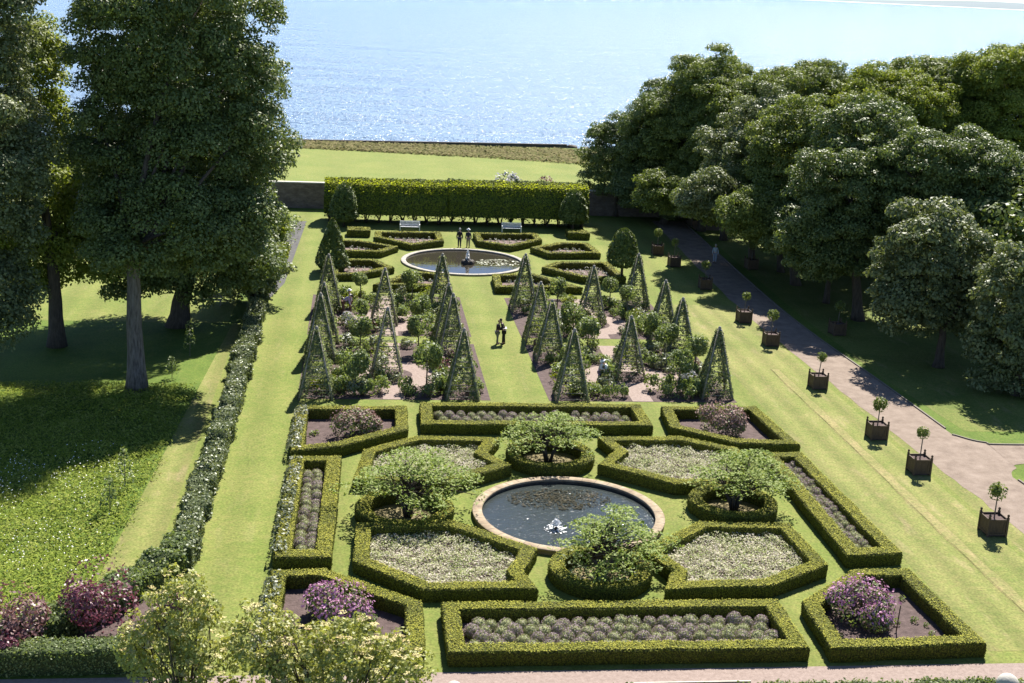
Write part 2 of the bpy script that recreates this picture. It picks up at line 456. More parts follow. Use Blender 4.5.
def ellipsoid_points(n, rg, zmin=-1.0):
    v = rg.normal(0, 1, (int(n * 2.2) + 20, 3))
    v /= np.linalg.norm(v, axis=1, keepdims=True)
    v = v[v[:, 2] > zmin][:n]
    return v

# ------------------------------------------------------------------ hedges
def signed_area(p):
    return 0.5 * sum(p[i][0] * p[(i + 1) % len(p)][1] - p[(i + 1) % len(p)][0] * p[i][1] for i in range(len(p)))

def inset(p, w):
    n = len(p); sg = 1 if signed_area(p) > 0 else -1
    out = []
    for i in range(n):
        a, b, c = Vector(p[i - 1]), Vector(p[i]), Vector(p[(i + 1) % n])
        d1 = (b - a).normalized(); d2 = (c - b).normalized()
        n1 = Vector((-d1.y, d1.x)) * sg; n2 = Vector((-d2.y, d2.x)) * sg
        bis = (n1 + n2)
        if bis.length < 1e-4: out.append(tuple(b + n1 * w)); continue
        bis.normalize()
        out.append(tuple(b + bis * (w / max(0.35, bis.dot(n1)))))
    return out

def hedge_mesh(mb, A, B, closed, h, leaf, dens, mat, body, rg, wob=0.03, jit=0.55, z0=0.0, rough_top=0.0, fringe=0.03, dome=0.0):
    """A, B: matching outer / inner outlines; the hedge fills the strip between them"""
    st = []
    n = len(A)
    for i in range(n if closed else n - 1):
        a0, a1, b0, b1 = map(Vector, (A[i], A[(i + 1) % n], B[i], B[(i + 1) % n]))
        k = max(1, int(((a1 - a0).length + (b1 - b0).length) / 2 / 0.45))
        for j in range(k):
            t = j / k
            st.append((a0.lerp(a1, t), b0.lerp(b1, t)))
    if not closed: st.append((Vector(A[-1]), Vector(B[-1])))
    ns = len(st); V = []
    for i, (a, b) in enumerate(st):
        d = (b - a); w = d.length; d = d / w
        e = min(0.07, w * .2) if not dome else w * .17
        hh = h + mnoise.noise(Vector((a.x * .45, a.y * .45, 3.1))) * (0.045 + rough_top) + rg.normal(0, 0.008 + rough_top * .3)
        oa = mnoise.noise(Vector((a.x * .7, a.y * .7, 7.7))) * wob + rg.normal(0, wob * .3)
        ob = mnoise.noise(Vector((b.x * .7, b.y * .7, 1.7))) * wob + rg.normal(0, wob * .3)
        sec = [(a - d * (oa - .03), z0), (a - d * oa, hh * .5), (a - d * oa, hh - min(e, .25)), (a + d * (e - oa), hh + dome * .6), (a.lerp(b, .5), hh + .01 + dome),
               (b - d * (e - ob), hh + dome * .6), (b + d * ob, hh - min(e, .25)), (b + d * ob, hh * .5), (b + d * (ob - .03), z0)]
        V += [(p.x, p.y, z) for p, z in sec]
    m = 9; V = np.array(V); Fc = []
    rng_i = range(ns if closed else ns - 1)
    for i in rng_i:
        i2 = (i + 1) % ns
        for k in range(m - 1):
            Fc.append((i * m + k, i * m + k + 1, i2 * m + k + 1, i2 * m + k))
    quads = np.array(Fc)
    faces = list(Fc)
    if not closed:
        faces.append(tuple(range(m))); faces.append(tuple((ns - 1) * m + k for k in range(m))[::-1])
    mb.add(V, faces, body, False)
    # leaf cards over the surface
    Q = V[quads]
    e1 = Q[:, 1] - Q[:, 0]; e2 = Q[:, 3] - Q[:, 0]
    nrm = np.cross(e1, e2); ar = np.linalg.norm(nrm, axis=1)
    cnt = rg.poisson(ar * dens)
    idx = np.repeat(np.arange(len(Q)), cnt)
    u = rg.random(len(idx))[:, None]; v = rg.random(len(idx))[:, None]
    q = Q[idx]
    P = q[:, 0] * (1 - u) * (1 - v) + q[:, 1] * u * (1 - v) + q[:, 2] * u * v + q[:, 3] * (1 - u) * v
    cen = V.mean(0)
    nn = nrm[idx] / (ar[idx][:, None] + 1e-9)
    ctr = (V.reshape(ns, m, 3).mean(1))[np.minimum(idx // (m - 1), ns - 1)]
    flip = np.sign(np.einsum('ij,ij->i', nn, P - ctr)); flip[flip == 0] = 1
    nn = nn * flip[:, None]
    P = P + nn * np.abs(rg.normal(0.0, fringe, len(P)))[:, None]
    mb.cards(P, nn, leaf, mat, rg, jit)
    if not closed:   # ends
        for (a, b), dirn in ((st[0], st[0][0] - st[1][0]), (st[-1], st[-1][0] - st[-2][0])):
            w = (b - a).length; k = int(w * h * dens)
            t = rg.random(k); z = rg.random(k) * (h - z0) + z0
            P = np.stack([a.x + (b.x - a.x) * t, a.y + (b.y - a.y) * t, z], 1)
            dn = dirn.normalized()
            N = np.tile([dn.x, dn.y, 0], (k, 1))
            mb.cards(P + N * .02, N, leaf, mat, rg, jit)

def ring_hedge(name, outer, label, w=0.64, h=0.62, leaf=0.07, dens=500, group=None, inner_w=None, rg=RNG):
    mb = MB()
    inn = inset(outer, w)
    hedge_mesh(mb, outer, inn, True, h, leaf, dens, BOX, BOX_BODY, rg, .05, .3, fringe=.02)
    per = 0.0; P = []; n = len(outer)     # pale shoots along the clipped top, sunlit tone put into their colour
    for i in range(n):
        a0, a1, b0, b1 = (np.array(q, float) for q in (outer[i], outer[(i + 1) % n], inn[i], inn[(i + 1) % n]))
        k = int(np.linalg.norm((a1 + b1 - a0 - b0) / 2) * w * dens * .75)
        u = rg.random((k, 1)); v = rg.random((k, 1)) * .98 + .01
        P.append((a0 * (1 - u) + a1 * u) * (1 - v) + (b0 * (1 - u) + b1 * u) * v)
    P = np.concatenate(P)
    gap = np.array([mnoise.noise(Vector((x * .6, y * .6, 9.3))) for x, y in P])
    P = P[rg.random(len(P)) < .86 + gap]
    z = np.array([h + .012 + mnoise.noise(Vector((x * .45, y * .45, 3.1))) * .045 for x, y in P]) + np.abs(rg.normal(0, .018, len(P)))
    mb.cards(np.column_stack([P, z]), np.tile([0, 0, 1.], (len(P), 1)), leaf, BOX_LIT_SHOOTS, rg, .3)
    o = mb.build(name)
    return tag(o, label, 'hedge', group), inn

def strip_hedge(name, line, w, h, label, mat=SHRUB, body=SHRUB_BODY, leaf=0.11, dens=160, wob=0.15, rough_top=0.12, jit=0.8, cat='hedge', z0=0.0, rg=RNG, parent=None, fringe=.06):
    L = []; Rr = []
    for i, p in enumerate(line):
        a = Vector(line[max(i - 1, 0)]); b = Vector(line[min(i + 1, len(line) - 1)])
        d = (b - a).normalized(); n = Vector((-d.y, d.x)) * (w / 2)
        L.append(tuple(Vector(p) + n)); Rr.append(tuple(Vector(p) - n))
    mb = MB()
    hedge_mesh(mb, L, Rr, False, h, leaf, dens, mat, body, rg, wob, jit, z0, rough_top, fringe)
    o = mb.build(name, parent)
    if parent is None: tag(o, label, cat)
    return o

# ------------------------------------------------------------------ trees and plants
def lobed(ells, rg, n=9, lo=.36, hi=.58, zmin=-.6):
    """break each big ellipsoid into a core and uneven boughs"""
    out = []
    for c, r in ells:
        c = np.array(c, float); r = np.array(r, float)
        out.append((c, r * .74))
        g = np.arange(n) + .5
        ph = np.arccos(np.clip(1 - (1 - zmin) * g / n, -1, 1)); th = g * 2.39996 + rg.random() * 6.28
        for p_, t_ in zip(ph, th):
            d = np.array([math.cos(t_) * math.sin(p_), math.sin(t_) * math.sin(p_), math.cos(p_)]) + rg.normal(0, .11, 3)
            k = lo + (hi - lo) * rg.random()
            out.append((c + d * r * (.98 - k * .72), np.array([r[0], r[1], r[2] * .85]) * k))
    return out

def crown(mb, ells, leaf, clump, mat, rg, cover=.6, lo=.24, hi=.58, zmin=-0.55, inner=0.12, flat=0.75, keep=1.0, up=0.25, jit=0.55, lobes=9):
    """foliage: clumps scattered over the boughs, each a little dome of leaf cards"""
    E = lobed(ells, rg, lobes, lo, hi, zmin=zmin) if lobes else [(np.array(c, float), np.array(r, float)) for c, r in ells]
    for i, (c, r) in enumerate(E):
        area = 4 * math.pi * (((r[0] * r[1]) ** 1.6 + (r[0] * r[2]) ** 1.6 + (r[1] * r[2]) ** 1.6) / 3) ** (1 / 1.6)
        k = max(4, int(area / (clump * clump * 1.5)))
        d = ellipsoid_points(k, rg, -.75)
        cp = c + d * r * (1 + rg.normal(-.04, 0.10, len(d)))[:, None]
        hid = np.zeros(len(cp), bool)
        for j, (c2, r2) in enumerate(E):
            if j != i: hid |= (((cp - c2) / (r2 * .86)) ** 2).sum(1) < 1
        allc = cp[~hid | (rg.random(len(cp)) < inner)]
        if keep < 1: allc = allc[rg.random(len(allc)) < keep]
        if not len(allc): continue
        cr = clump * (0.5 + 0.8 * rg.random(len(allc)))
        nl = np.maximum(3, (cover * 2 * math.pi * cr ** 2 / (leaf * leaf * 0.31)).astype(int))
        idx = np.repeat(np.arange(len(allc)), nl)
        dv = ellipsoid_points(len(idx), rg, -0.45)
        idx = idx[:len(dv)]
        rr = (0.70 + 0.38 * rg.random(len(idx)))
        P = allc[idx] + dv * (cr[idx] * rr)[:, None] * np.array([1, 1, flat])
        mb.cards(P, dv, leaf, mat, rg, jit, up_bias=up)

def limbs(mb, base, top_r, trunk_h, r_base, targets, mat, rg, lean=(0, 0), n=10, flare=1.35, up_frac=0.78):
    """tapered trunk, flared at the foot, with limbs curving out to the targets"""
    b = Vector(base); t = b + Vector((lean[0], lean[1], trunk_h))
    pts = []; rad = []
    for i in range(8):
        s = i / 7
        w = Vector((rg.normal(0, .03), rg.normal(0, .03), 0)) * r_base * 2 * (0 < i < 7)
        pts.append(b.lerp(t, s) + w)
        rad.append(r_base * ((1 - s) + s * top_r / r_base) * (flare if i == 0 else 1.08 if i == 1 else 1))
    pts[0].z -= 0.1
    mb.tube(pts, rad, mat, n)
    for tg in targets:
        tg = Vector(tg)
        s0 = up_frac + (1 - up_frac) * rg.random()
        p0 = b.lerp(t, s0)
        r1 = (r_base * (1 - s0) + top_r * s0) * (0.45 + .3 * rg.random())
        mid = p0.lerp(tg, .5) + Vector((rg.normal(0, .1), rg.normal(0, .1), 0.12)) * (tg - p0).length
        q = []
        for i in range(6):
            u = i / 5
            q.append(p0 * (1 - u) ** 2 + mid * 2 * u * (1 - u) + tg * u * u)
        mb.tube(q, [r1 * (1 - .85 * i / 5) for i in range(6)], BARK_DARK, 6)

def make_tree(name, base, ells, label, cat='tree', group=None, leaf=0.3, clump=1.1, mat=TREE_A, trunk_r=0.4, trunk_h=4.0, bark=BARK, cover=.6, seed=1, keep=1.0, lean=(0, 0), zmin=-0.55, inner=0.12, nt_=9, rz=0.0, flat=.66, up=.35, jit=.5, lobes=12, lo=.24, hi=.58):
    rg = np.random.default_rng(seed)
    t = empty(name, base, label, cat, group, rz)
    loc = np.array(base, float)
    le = [(np.array(c) - loc, r) for c, r in ells]
    tm = MB()
    tg = []
    for c, r in le:
        for d in ellipsoid_points(max(2, int(nt_ / len(le))), rg, -0.2):
            tg.append(c + d * np.array(r) * 0.62)
    limbs(tm, (0, 0, 0), trunk_r * .6, trunk_h, trunk_r, tg, bark, rg, lean)
    tm.build('trunk', t)
    cm = MB()
    crown(cm, le, leaf, clump, mat, rg, cover=cover, keep=keep, zmin=zmin, inner=inner, flat=flat, up=up, jit=jit, lobes=lobes, lo=lo, hi=hi)
    cm.build('crown', t)
    return t

def plant_mesh(name, r, h, leaf, n, mats, seed, zc=0.45, jit=.6, zmin=-0.75, lumps=0):
    """shrub: a rounded lumpy mass of leaf cards reaching the ground; mats = [(material, share, only_top)]"""
    rg = np.random.default_rng(seed)
    mb = MB()
    centers = [((0, 0, h * zc), (r, r, h * (1 - zc)))]
    for i in range(lumps):
        a = rg.random() * 6.28; q = r * (.35 + .35 * rg.random())
        centers.append(((q * math.cos(a), q * math.sin(a), h * (.3 + .35 * rg.random())), (r * .5, r * .5, h * (.25 + .15 * rg.random()))))
    for mat, share, top in mats:
        for c, e in centers:
            k = int(n * share / len(centers))
            d = ellipsoid_points(k, rg, 0.15 if top else zmin)
            P = np.array(c) + d * np.array(e) * ((1.0 if top else .82) + rg.random((len(d), 1)) * .2)
            P[:, 2] = np.maximum(P[:, 2], 0.03)
            mb.cards(P, d, leaf, mat, rg, jit, up_bias=.15)
    return mb.mesh(name)

def obj_from(name, me, loc, label, cat, group=None, rz=0.0, scale=(1, 1, 1), parent=None):
    o = bpy.data.objects.new(name, me); COL.objects.link(o)
    o.location = tuple(loc); o.rotation_euler = (0, 0, rz); o.scale = scale
    if parent: o.parent = parent
    if label: tag(o, label, cat, group)
    return o

# ================================================================== GROUND
GX = 420
gm = MB()
shore = [(-GX, 190), (-40, 196.5), (-9, 197.2), (33, 201.5), (38, 200.5), (70, 199), (GX, 190)]
gp = [(-GX, -60), (GX, -60)] + shore[::-1]
gm.add([(x, y, 0.0) for x, y in gp] + [(x, y, -6) for x, y in gp], [tuple(range(len(gp)))] + [(i, i + len(gp), (i + 1) % len(gp) + len(gp), (i + 1) % len(gp)) for i in range(len(gp))], ROUGH)
struct('ground', gm)
sheet('sea', rect(-7000, 9000, 150, 10500), -4.0, SEA)
# far coast, beyond the horizon line of the water
hm = MB()
cl = []
for i in range(40):
    t = i / 39
    x = 3600 + 5200 * t
    hgt = 4 + 52 * min(1, t * 2.2) + 26 * mnoise.noise(Vector((t * 5, 1.3, 0))) * min(1, t * 3)
    cl.append((x, 12500 - 500 * t, max(3, hgt)))
vv = []
for x, y, hgt in cl: vv += [(x, y, -4), (x, y + 500, hgt), (x, y + 2500, -4)]
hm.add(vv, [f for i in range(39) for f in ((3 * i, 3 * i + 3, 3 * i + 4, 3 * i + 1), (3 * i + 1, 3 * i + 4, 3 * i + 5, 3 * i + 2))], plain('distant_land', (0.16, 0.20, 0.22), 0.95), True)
struct('hills', hm)

# lawns
sheet('lawn', rect(-8.4, 31.0, 41.95, 139.6), 0.004, LAWN)
sheet('lawn', rect(31.0, 32.4, 41.95, 139.6), 0.004, LAWN_DRY)
sheet('lawn', [(24.9, 43.6), (30.6, 43.6), (30.6, 100), (24.9, 100)], 0.008, LAWN_DRY)
sheet('lawn', [(-10.6, 48), (-8.4, 48), (-8.4, 92), (-8.9, 92)], 0.004, LAWN_DRY)
sheet('lawn', rect(-60, -9.2, 92.0, 139.6), 0.004, LAWN)
# worn line along the little bank on the right lawn
bk = MB()
ys = np.linspace(43.8, 82, 60); vv = []
for y in ys:
    x = 27.95 + .03 * math.sin(y * .3)
    w = .07 + .03 * math.sin(y * 1.3)
    vv += [(x - w, y, .012), (x, y, .05), (x + w + .5, y, .012)]
bk.add(vv, [f for i in range(59) for f in ((3 * i, 3 * i + 1, 3 * i + 4, 3 * i + 3), (3 * i + 1, 3 * i + 2, 3 * i + 5, 3 * i + 4))], lawn_mat('worn_grass', (0.16, 0.165, 0.05), (0.22, 0.195, 0.08), (0.27, 0.22, 0.11), 0, 1, .7))
struct('lawn_bank', bk)
# field beyond the wall and the rough strip above the beach
sheet('field', [(-60, 141.5), (75, 141.5), (75, 172), (48, 178), (20, 187), (-8, 192), (-60, 192)], 0.006, FIELD)
wg = MB(); rg = np.random.default_rng(3)
n = 20000
X = rg.uniform(-25, 62, n); Y = rg.uniform(0, 1, n)
near_edge = np.interp(X, [-25, -8, 20, 48, 62], [191, 191, 186, 177.5, 174])
Yp = near_edge + Y * (198.5 - near_edge)
wg.cards(np.stack([X, Yp, rg.uniform(.02, .4, n)], 1), np.tile([0, -.3, 1.], (n, 1)), .45, leaf_mat('beach_grass', [(0.1, (0.12, 0.13, 0.040)), (0.5, (0.19, 0.175, 0.07)), (0.9, (0.26, 0.20, 0.115))], .2, .9, spec=.1), rg, .25)
tag(wg.build('rough_grass'), 'strip of rough tawny grass between field and beach', 'grass', kind='stuff')
# sea wall
sw = MB()
line = [(-30, 196.9), (-9, 198.0), (10, 200.2), (32.2, 202.6)]
for a, b in zip(line[:-1], line[1:]):
    d = (Vector(b) - Vector(a)); c = (Vector(a) + Vector(b)) / 2
    sw.box((c.x, c.y, -1.85), (d.length, .6, 4.6), rough_mat('sea_wall_stone', [(0.3, (0.05, 0.043, 0.04)), (0.7, (0.12, 0.10, 0.09))], .8, .9, .6), math.atan2(d.y, d.x))
tag(sw.build('sea_wall'), 'low dark sea wall running along the edge of the beach', 'wall')
st_me = MB(); st_me.blob((0, 0, 0), (1, .7, .5), STONE_DARK, .22, 9, 6, 5)
bm_ = st_me.mesh('boulder')
for i in range(14):
    x = 33.0 + i * 1.2 + rg.normal(0, .4); s = .5 + .6 * rg.random()
    obj_from('boulder', bm_, (x, 202.2 - (i * .12) + rg.normal(0, .5), -.1), 'dark boulder on the shore at the end of the sea wall', 'boulder', 'boulders along the shore', rg.random() * 6, (s, s, s))

# drive on the right, with the branch at the corner
def smooth_line(pts, n=40):
    pts = [np.array(p, float) for p in pts]; out = []
    P = [2 * pts[0] - pts[1]] + pts + [2 * pts[-1] - pts[-2]]
    for i in range(1, len(P) - 2):
        for t in np.linspace(0, 1, n // (len(pts) - 1), endpoint=False):
            a, b, c, d = P[i - 1], P[i], P[i + 1], P[i + 2]
            out.append(.5 * (2 * b + (c - a) * t + (2 * a - 5 * b + 4 * c - d) * t * t + (3 * b - a - 3 * c + d) * t ** 3))
    out.append(pts[-1]); return out
left = smooth_line([(32.3, 38), (32.1, 54.6), (31.6, 64.9), (31.1, 78.8), (30.6, 96), (31.2, 118), (32.0, 138.5)], 60)
right_ = smooth_line([(35.9, 38), (35.7, 54.6), (35.1, 64.9), (34.6, 78.8), (34.0, 96), (34.6, 118), (35.4, 138.5)], 60)
dm = MB()
vv = [];
for i_, (a, b) in enumerate(zip(left, right_)):
    vv += [(a[0] + .07 * math.sin(i_ * 2.3) + .05 * math.sin(i_ * 5.1), a[1], .012), (b[0], b[1], .012)]
dm.add(vv, [(2 * i, 2 * i + 1, 2 * i + 3, 2 * i + 2) for i in range(len(left) - 1)], DRIVE)
struct('drive', dm)
br = smooth_line([(34.9, 68.9), (36.2, 67.6), (39, 67.2), (60, 67.6)], 30); br2 = smooth_line([(35.0, 61.6), (36.0, 63.4), (39, 64.4), (60, 64.6)], 30)
b2 = MB(); vv = []
for a, b in zip(br, br2): vv += [(a[0], a[1], .016), (b[0], b[1], .016)]
b2.add(vv, [(2 * i, 2 * i + 1, 2 * i + 3, 2 * i + 2) for i in range(len(br) - 1)], DRIVE)
struct('side_path', b2)
KERB_STONE = plain('kerb_stone', (.15, .13, .105))
# low stone edging of the drive
ed = MB()
for i in range(len(right_) - 1):
    a, b = right_[i], right_[i + 1]
    if 61.5 < a[1] < 69.0 or a[1] < 50: continue
    d = b - a; c = (a + b) / 2
    ed.box((c[0] + .06, c[1], .03), (np.linalg.norm(d), .1, .11), KERB_STONE, math.atan2(d[1], d[0]))
for i in range(len(br) - 1):
    a, b = br[i], br[i + 1]; d = b - a; c = (a + b) / 2
    ed.box((c[0], c[1] + .06, .03), (np.linalg.norm(d), .1, .11), KERB_STONE, math.atan2(d[1], d[0]))
tag(ed.build('kerb'), kind='structure')
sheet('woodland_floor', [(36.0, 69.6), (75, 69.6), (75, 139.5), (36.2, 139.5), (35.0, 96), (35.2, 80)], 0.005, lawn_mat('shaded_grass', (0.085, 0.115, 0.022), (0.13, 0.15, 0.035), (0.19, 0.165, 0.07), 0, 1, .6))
sheet('cross_path', rect(35.6, 90, 133.5, 139.3), 0.02, GRAVEL)
# gravel path along the front
fp = MB()
fp.add([(-40, 40.9, .012), (60, 40.9, .012), (60, 42.65, .012), (-40, 42.65, .012)], [(0, 1, 2, 3)], GRAVEL)
struct('gravel_path', fp)
fe = MB(); fe.box((12.3, 41.55, .05), (4.6, .07, .1), STONE_PALE)
tag(fe.build('path_edging'), kind='structure')

# ================================================================== NEAR PARTERRE
beds = {
 'A': ([(3.5, 43.0), (17.3, 43.0), (17.3, 47.05), (3.5, 47.05)], 'rectangular clipped box hedge round the lavender bed nearest the gravel path'),
 'B': ([(3.6, 68.5), (16.8, 68.5), (16.8, 72.4), (3.7, 72.4)], 'long rectangular box hedge round the lavender bed behind the round pool'),
 'C': ([(-3.35, 64.2), (-0.8, 64.9), (2.85, 67.7), (2.9, 71.7), (-3.4, 71.6)], 'five sided box hedge round dusky shrub bed, its left edge overgrown with ivy'),
 'D': ([(-3.4, 51.3), (-0.95, 51.3), (-0.72, 63.5), (-3.3, 63.4)], 'narrow box hedge round lavender strip beside left lawn'),
 'E': ([(-3.5, 43.1), (2.65, 43.0), (2.7, 47.1), (-1.2, 50.2), (-3.4, 50.1)], 'five sided box hedge round magenta shrub partly hidden by the elder trees'),
 'F': ([(18.1, 42.9), (24.45, 43.1), (24.1, 49.8), (21.6, 49.8), (18.3, 46.9)], 'five sided box hedge round magenta shrub at the front corner beside right lawn'),
 'G': ([(21.8, 51.1), (24.5, 51.4), (24.1, 64.3), (21.9, 64.3)], 'narrow box hedge round lavender strip beside right lawn'),
 'H': ([(17.7, 68.3), (20.8, 65.7), (24.4, 65.5), (23.9, 72.2), (18.0, 72.0)], 'five sided box hedge round dusky shrub bed at the back corner beside right lawn'),
 'I': ([(-0.05, 50.9), (2.8, 48.2), (7.5, 48.2), (7.1, 49.8), (8.0, 52.1), (4.5, 55.2), (0.1, 54.9)], 'notched box hedge round catmint bed, front left of the round pool'),
 'J': ([(12.8, 48.0), (17.5, 48.3), (20.6, 50.2), (20.3, 54.7), (16.0, 55.0), (12.6, 52.0), (13.5, 49.8)], 'notched box hedge round catmint bed, front right of the round pool'),
 'K': ([(12.5, 62.4), (16.0, 59.6), (20.2, 59.9), (20.7, 64.9), (17.9, 66.8), (13.2, 66.6), (13.8, 64.4)], 'notched box hedge round catmint bed, back right of the round pool'),
 'L': ([(-0.1, 60.2), (4.6, 59.8), (8.0, 62.2), (6.9, 64.1), (7.8, 66.4), (3.2, 66.6), (0.4, 64.4)], 'notched box hedge round catmint bed, back left of the round pool'),
}
HG = 'box hedges of the near parterre'
inner = {}
for k, (p, lab) in beds.items():
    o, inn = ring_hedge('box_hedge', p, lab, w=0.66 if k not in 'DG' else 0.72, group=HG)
    inner[k] = inn
    s = SOIL_PALE if k in 'ABDG' else SOIL
    if k not in 'IJKL': sheet('bed_soil', inset(p, .3), .02, s)
    else: sheet('bed_soil', inset(p, .3), .02, SOIL)
circ = lambda cx, cy, r, n=40: [(cx + r * math.cos(2 * math.pi * i / n), cy + r * math.sin(2 * math.pi * i / n)) for i in range(n)]
rings = [((2.35, 56.9), 2.3, 'round box hedge collar under the feathery tree left of the pool'), ((10.25, 64.2), 2.3, 'round box hedge collar under the feathery tree behind the pool'),
         ((18.4, 57.6), 2.15, 'round box hedge collar under the feathery tree right of the pool'), ((10.5, 50.3), 2.2, 'shaggy round box hedge collar under the feathery tree in front of pool')]
for (cx, cy), r, lab in rings:
    ring_hedge('round_box_hedge', circ(cx, cy, r), lab, w=.62, group='round box hedges')
    sheet('bed_soil', circ(cx, cy, r - .3), .02, rough_mat('dry_bed', [(0.3, (0.10, 0.085, 0.03)), (0.7, (0.22, 0.18, 0.10))], 3, .95, .6))
# ivy growing over the left sides
ivs = [((-3.2, 64.3), (-3.05, 71.4), 'ivy and weeds spilling over the left side of the dusky shrub hedge'), ((-3.2, 51.6), (-3.0, 63.2), 'ivy and weeds spilling over the left lavender strip hedge'), ((-3.3, 43.4), (-3.2, 50), 'ivy and weeds spilling over the hedge beside the elder trees')]
for (x0, y0), (x1, y1), lab in ivs:
    mb = MB(); rg = np.random.default_rng(int(y0))
    k = int((y1 - y0) * 110)
    t = rg.random(k); y = y0 + (y1 - y0) * t
    dn = np.array([mnoise.noise(Vector((q * 1.1, 0, y0))) for q in y])
    sel = rg.random(k) < .65 + dn
    y = y[sel]; t = t[sel]; k = len(y)
    a = rg.random(k) * math.pi * .8 + .5
    P = np.stack([x0 + (x1 - x0) * t + .42 * np.cos(a), y, .34 + .46 * np.sin(a)], 1)
    mb.cards(P, np.stack([np.cos(a), 0 * a, np.sin(a)], 1), .17, GREY_GR, rg, .6)
    tag(mb.build('ivy'), lab, 'ivy')

# lavender mounds
def lav_mesh(mat, seed, topmat, share):
    rg = np.random.default_rng(seed); mb = MB()
    mb.blob((0, 0, .12), (.25, .25, .23), mat, .08, 12, 8, seed)
    d = ellipsoid_points(420, rg, -.3)
    mb.cards(np.array([0, 0, .12]) + d * np.array([.285, .285, .28]) * (.9 + .18 * rg.random((len(d), 1))), d, .075, mat, rg, .7, .35)
    d = ellipsoid_points(int(420 * share), rg, .1)
    mb.cards(np.array([0, 0, .12]) + d * np.array([.29, .29, .295]) * (.95 + .18 * rg.random((len(d), 1))), d, .06, topmat, rg, .7, .4)
    return mb.mesh('lavender_mound')
lavs = [lav_mesh(LAV_G, 1, LAV_P, .12), lav_mesh(LAV_G, 2, LAV_P, .6), lav_mesh(LAV_G, 3, LAV_P, 1.1), lav_mesh(LAV_G, 4, LAV_P, .25)]
def lav_rows(x0, x1, y0, y1, rows, step, lab, grp, along='x', size=1.0):
    rg = np.random.default_rng(int(abs(x0 * 10 + y0)))
    for r in range(rows):
        if along == 'x':
            yy = y0 + (y1 - y0) * (r + .5) / rows; k = int((x1 - x0) / step)
            pts = [(x0 + step * (i + .5 + .5 * (r % 2)), yy) for i in range(k)]
        else:
            xx = x0 + (x1 - x0) * (r + .5) / rows; k = int((y1 - y0) / step)
            pts = [(xx, y0 + step * (i + .5 + .5 * (r % 2))) for i in range(k)]
        for (x, y) in pts:
            s = size * (.88 + .2 * rg.random())
            obj_from('lavender_mound', lavs[int(rg.random() * 3.99)], (x + rg.normal(0, .04), y + rg.normal(0, .04), .02), lab, 'lavender', grp, rg.random() * 6.28, (s, s, s * (.9 + .3 * rg.random())))
lav_rows(4.25, 16.45, 43.75, 46.25, 4, .575, 'rounded lavender mound in the rectangular bed nearest the gravel path', 'lavender mounds in the front bed', size=1.05)
lav_rows(4.4, 16.1, 69.35, 71.7, 3, .62, 'rounded lavender mound in the long bed behind the round pool', 'lavender mounds in the back bed', size=1.0)
lav_rows(-2.6, -1.6, 52.1, 62.7, 2, .56, 'rounded lavender mound in the strip beside left lawn', 'lavender mounds in the left strip', 'y', .95)
lav_rows(22.55, 23.65, 52.1, 63.6, 2, .56, 'rounded grey lavender mound in the strip beside right lawn', 'lavender mounds in the right strip', 'y', .98)

# catmint bloom in the four notched beds
def in_poly(x, y, p):
    c = np.zeros(len(x), bool); n = len(p)
    for i in range(n):
        x1, y1 = p[i]; x2, y2 = p[(i + 1) % n]
        cond = ((y1 > y) != (y2 > y)) & (x < (x2 - x1) * (y - y1) / (y2 - y1 + 1e-12) + x1)
        c ^= cond
    return c
def scatter(poly, k, rg):
    xs = [p[0] for p in poly]; yy = [p[1] for p in poly]
    x = rg.uniform(min(xs), max(xs), k); y = rg.uniform(min(yy), max(yy), k)
    s = in_poly(x, y, poly); return x[s], y[s]
for k, lab in (('I', 'pale lilac catmint in the bed front left of the pool'), ('J', 'pale lilac catmint in the bed front right of the pool'), ('K', 'pale lilac catmint in the bed back right of the pool'), ('L', 'pale lilac catmint in the bed back left of the pool')):
    rg = np.random.default_rng(ord(k)); mb = MB()
    p = inset(beds[k][0], .6)
    x, y = scatter(p, 21000, rg)
    hgt = np.array([.36 + .2 * mnoise.noise(Vector((a * 1.8, b * 1.8, 0))) for a, b in zip(x, y)])
    z = .02 + hgt * (.35 + .75 * rg.random(len(x)))
    mb.cards(np.stack([x, y, z], 1), np.stack([rg.normal(0, .4, len(x)), rg.normal(.1, .4, len(x)), np.full(len(x), 1.0)], 1), .105, NEPETA, rg, .3, .45)
    tag(mb.build('catmint'), lab, 'flowers', kind='stuff')

# big rounded flowering shrubs in the corner beds
def flower_bush(loc, r, h, lab, fl, leafm, seed, share=.5):
    me = plant_mesh('flowering_shrub', r, h, .13, 4200, [(leafm, .8, False), (DUSKY_FL, .35, False), (fl, share * .4, True)], seed, .42, lumps=5)
    obj_from('flowering_shrub', me, (*loc, 0), lab, 'shrub', 'big shrubs in the corner beds', seed)
flower_bush((-0.6, 47.0), 1.3, 1.35, 'rounded magenta flowering shrub behind the elder trees', PINK_FL, SHRUB, 11, .7)
flower_bush((20.6, 46.2), 1.3, 1.75, 'rounded magenta flowering shrub in the front corner bed by right lawn', PINK_FL, SHRUB, 12, .75)
flower_bush((-0.1, 68.3), 1.3, 1.5, 'rounded dusky shrub in the back left corner bed', DUSKY_FL, SHRUB, 13, .55)
flower_bush((20.9, 68.9), 1.35, 1.75, 'rounded dusky pink shrub in the back right corner bed', DUSKY_FL, SHRUB, 14, .9)
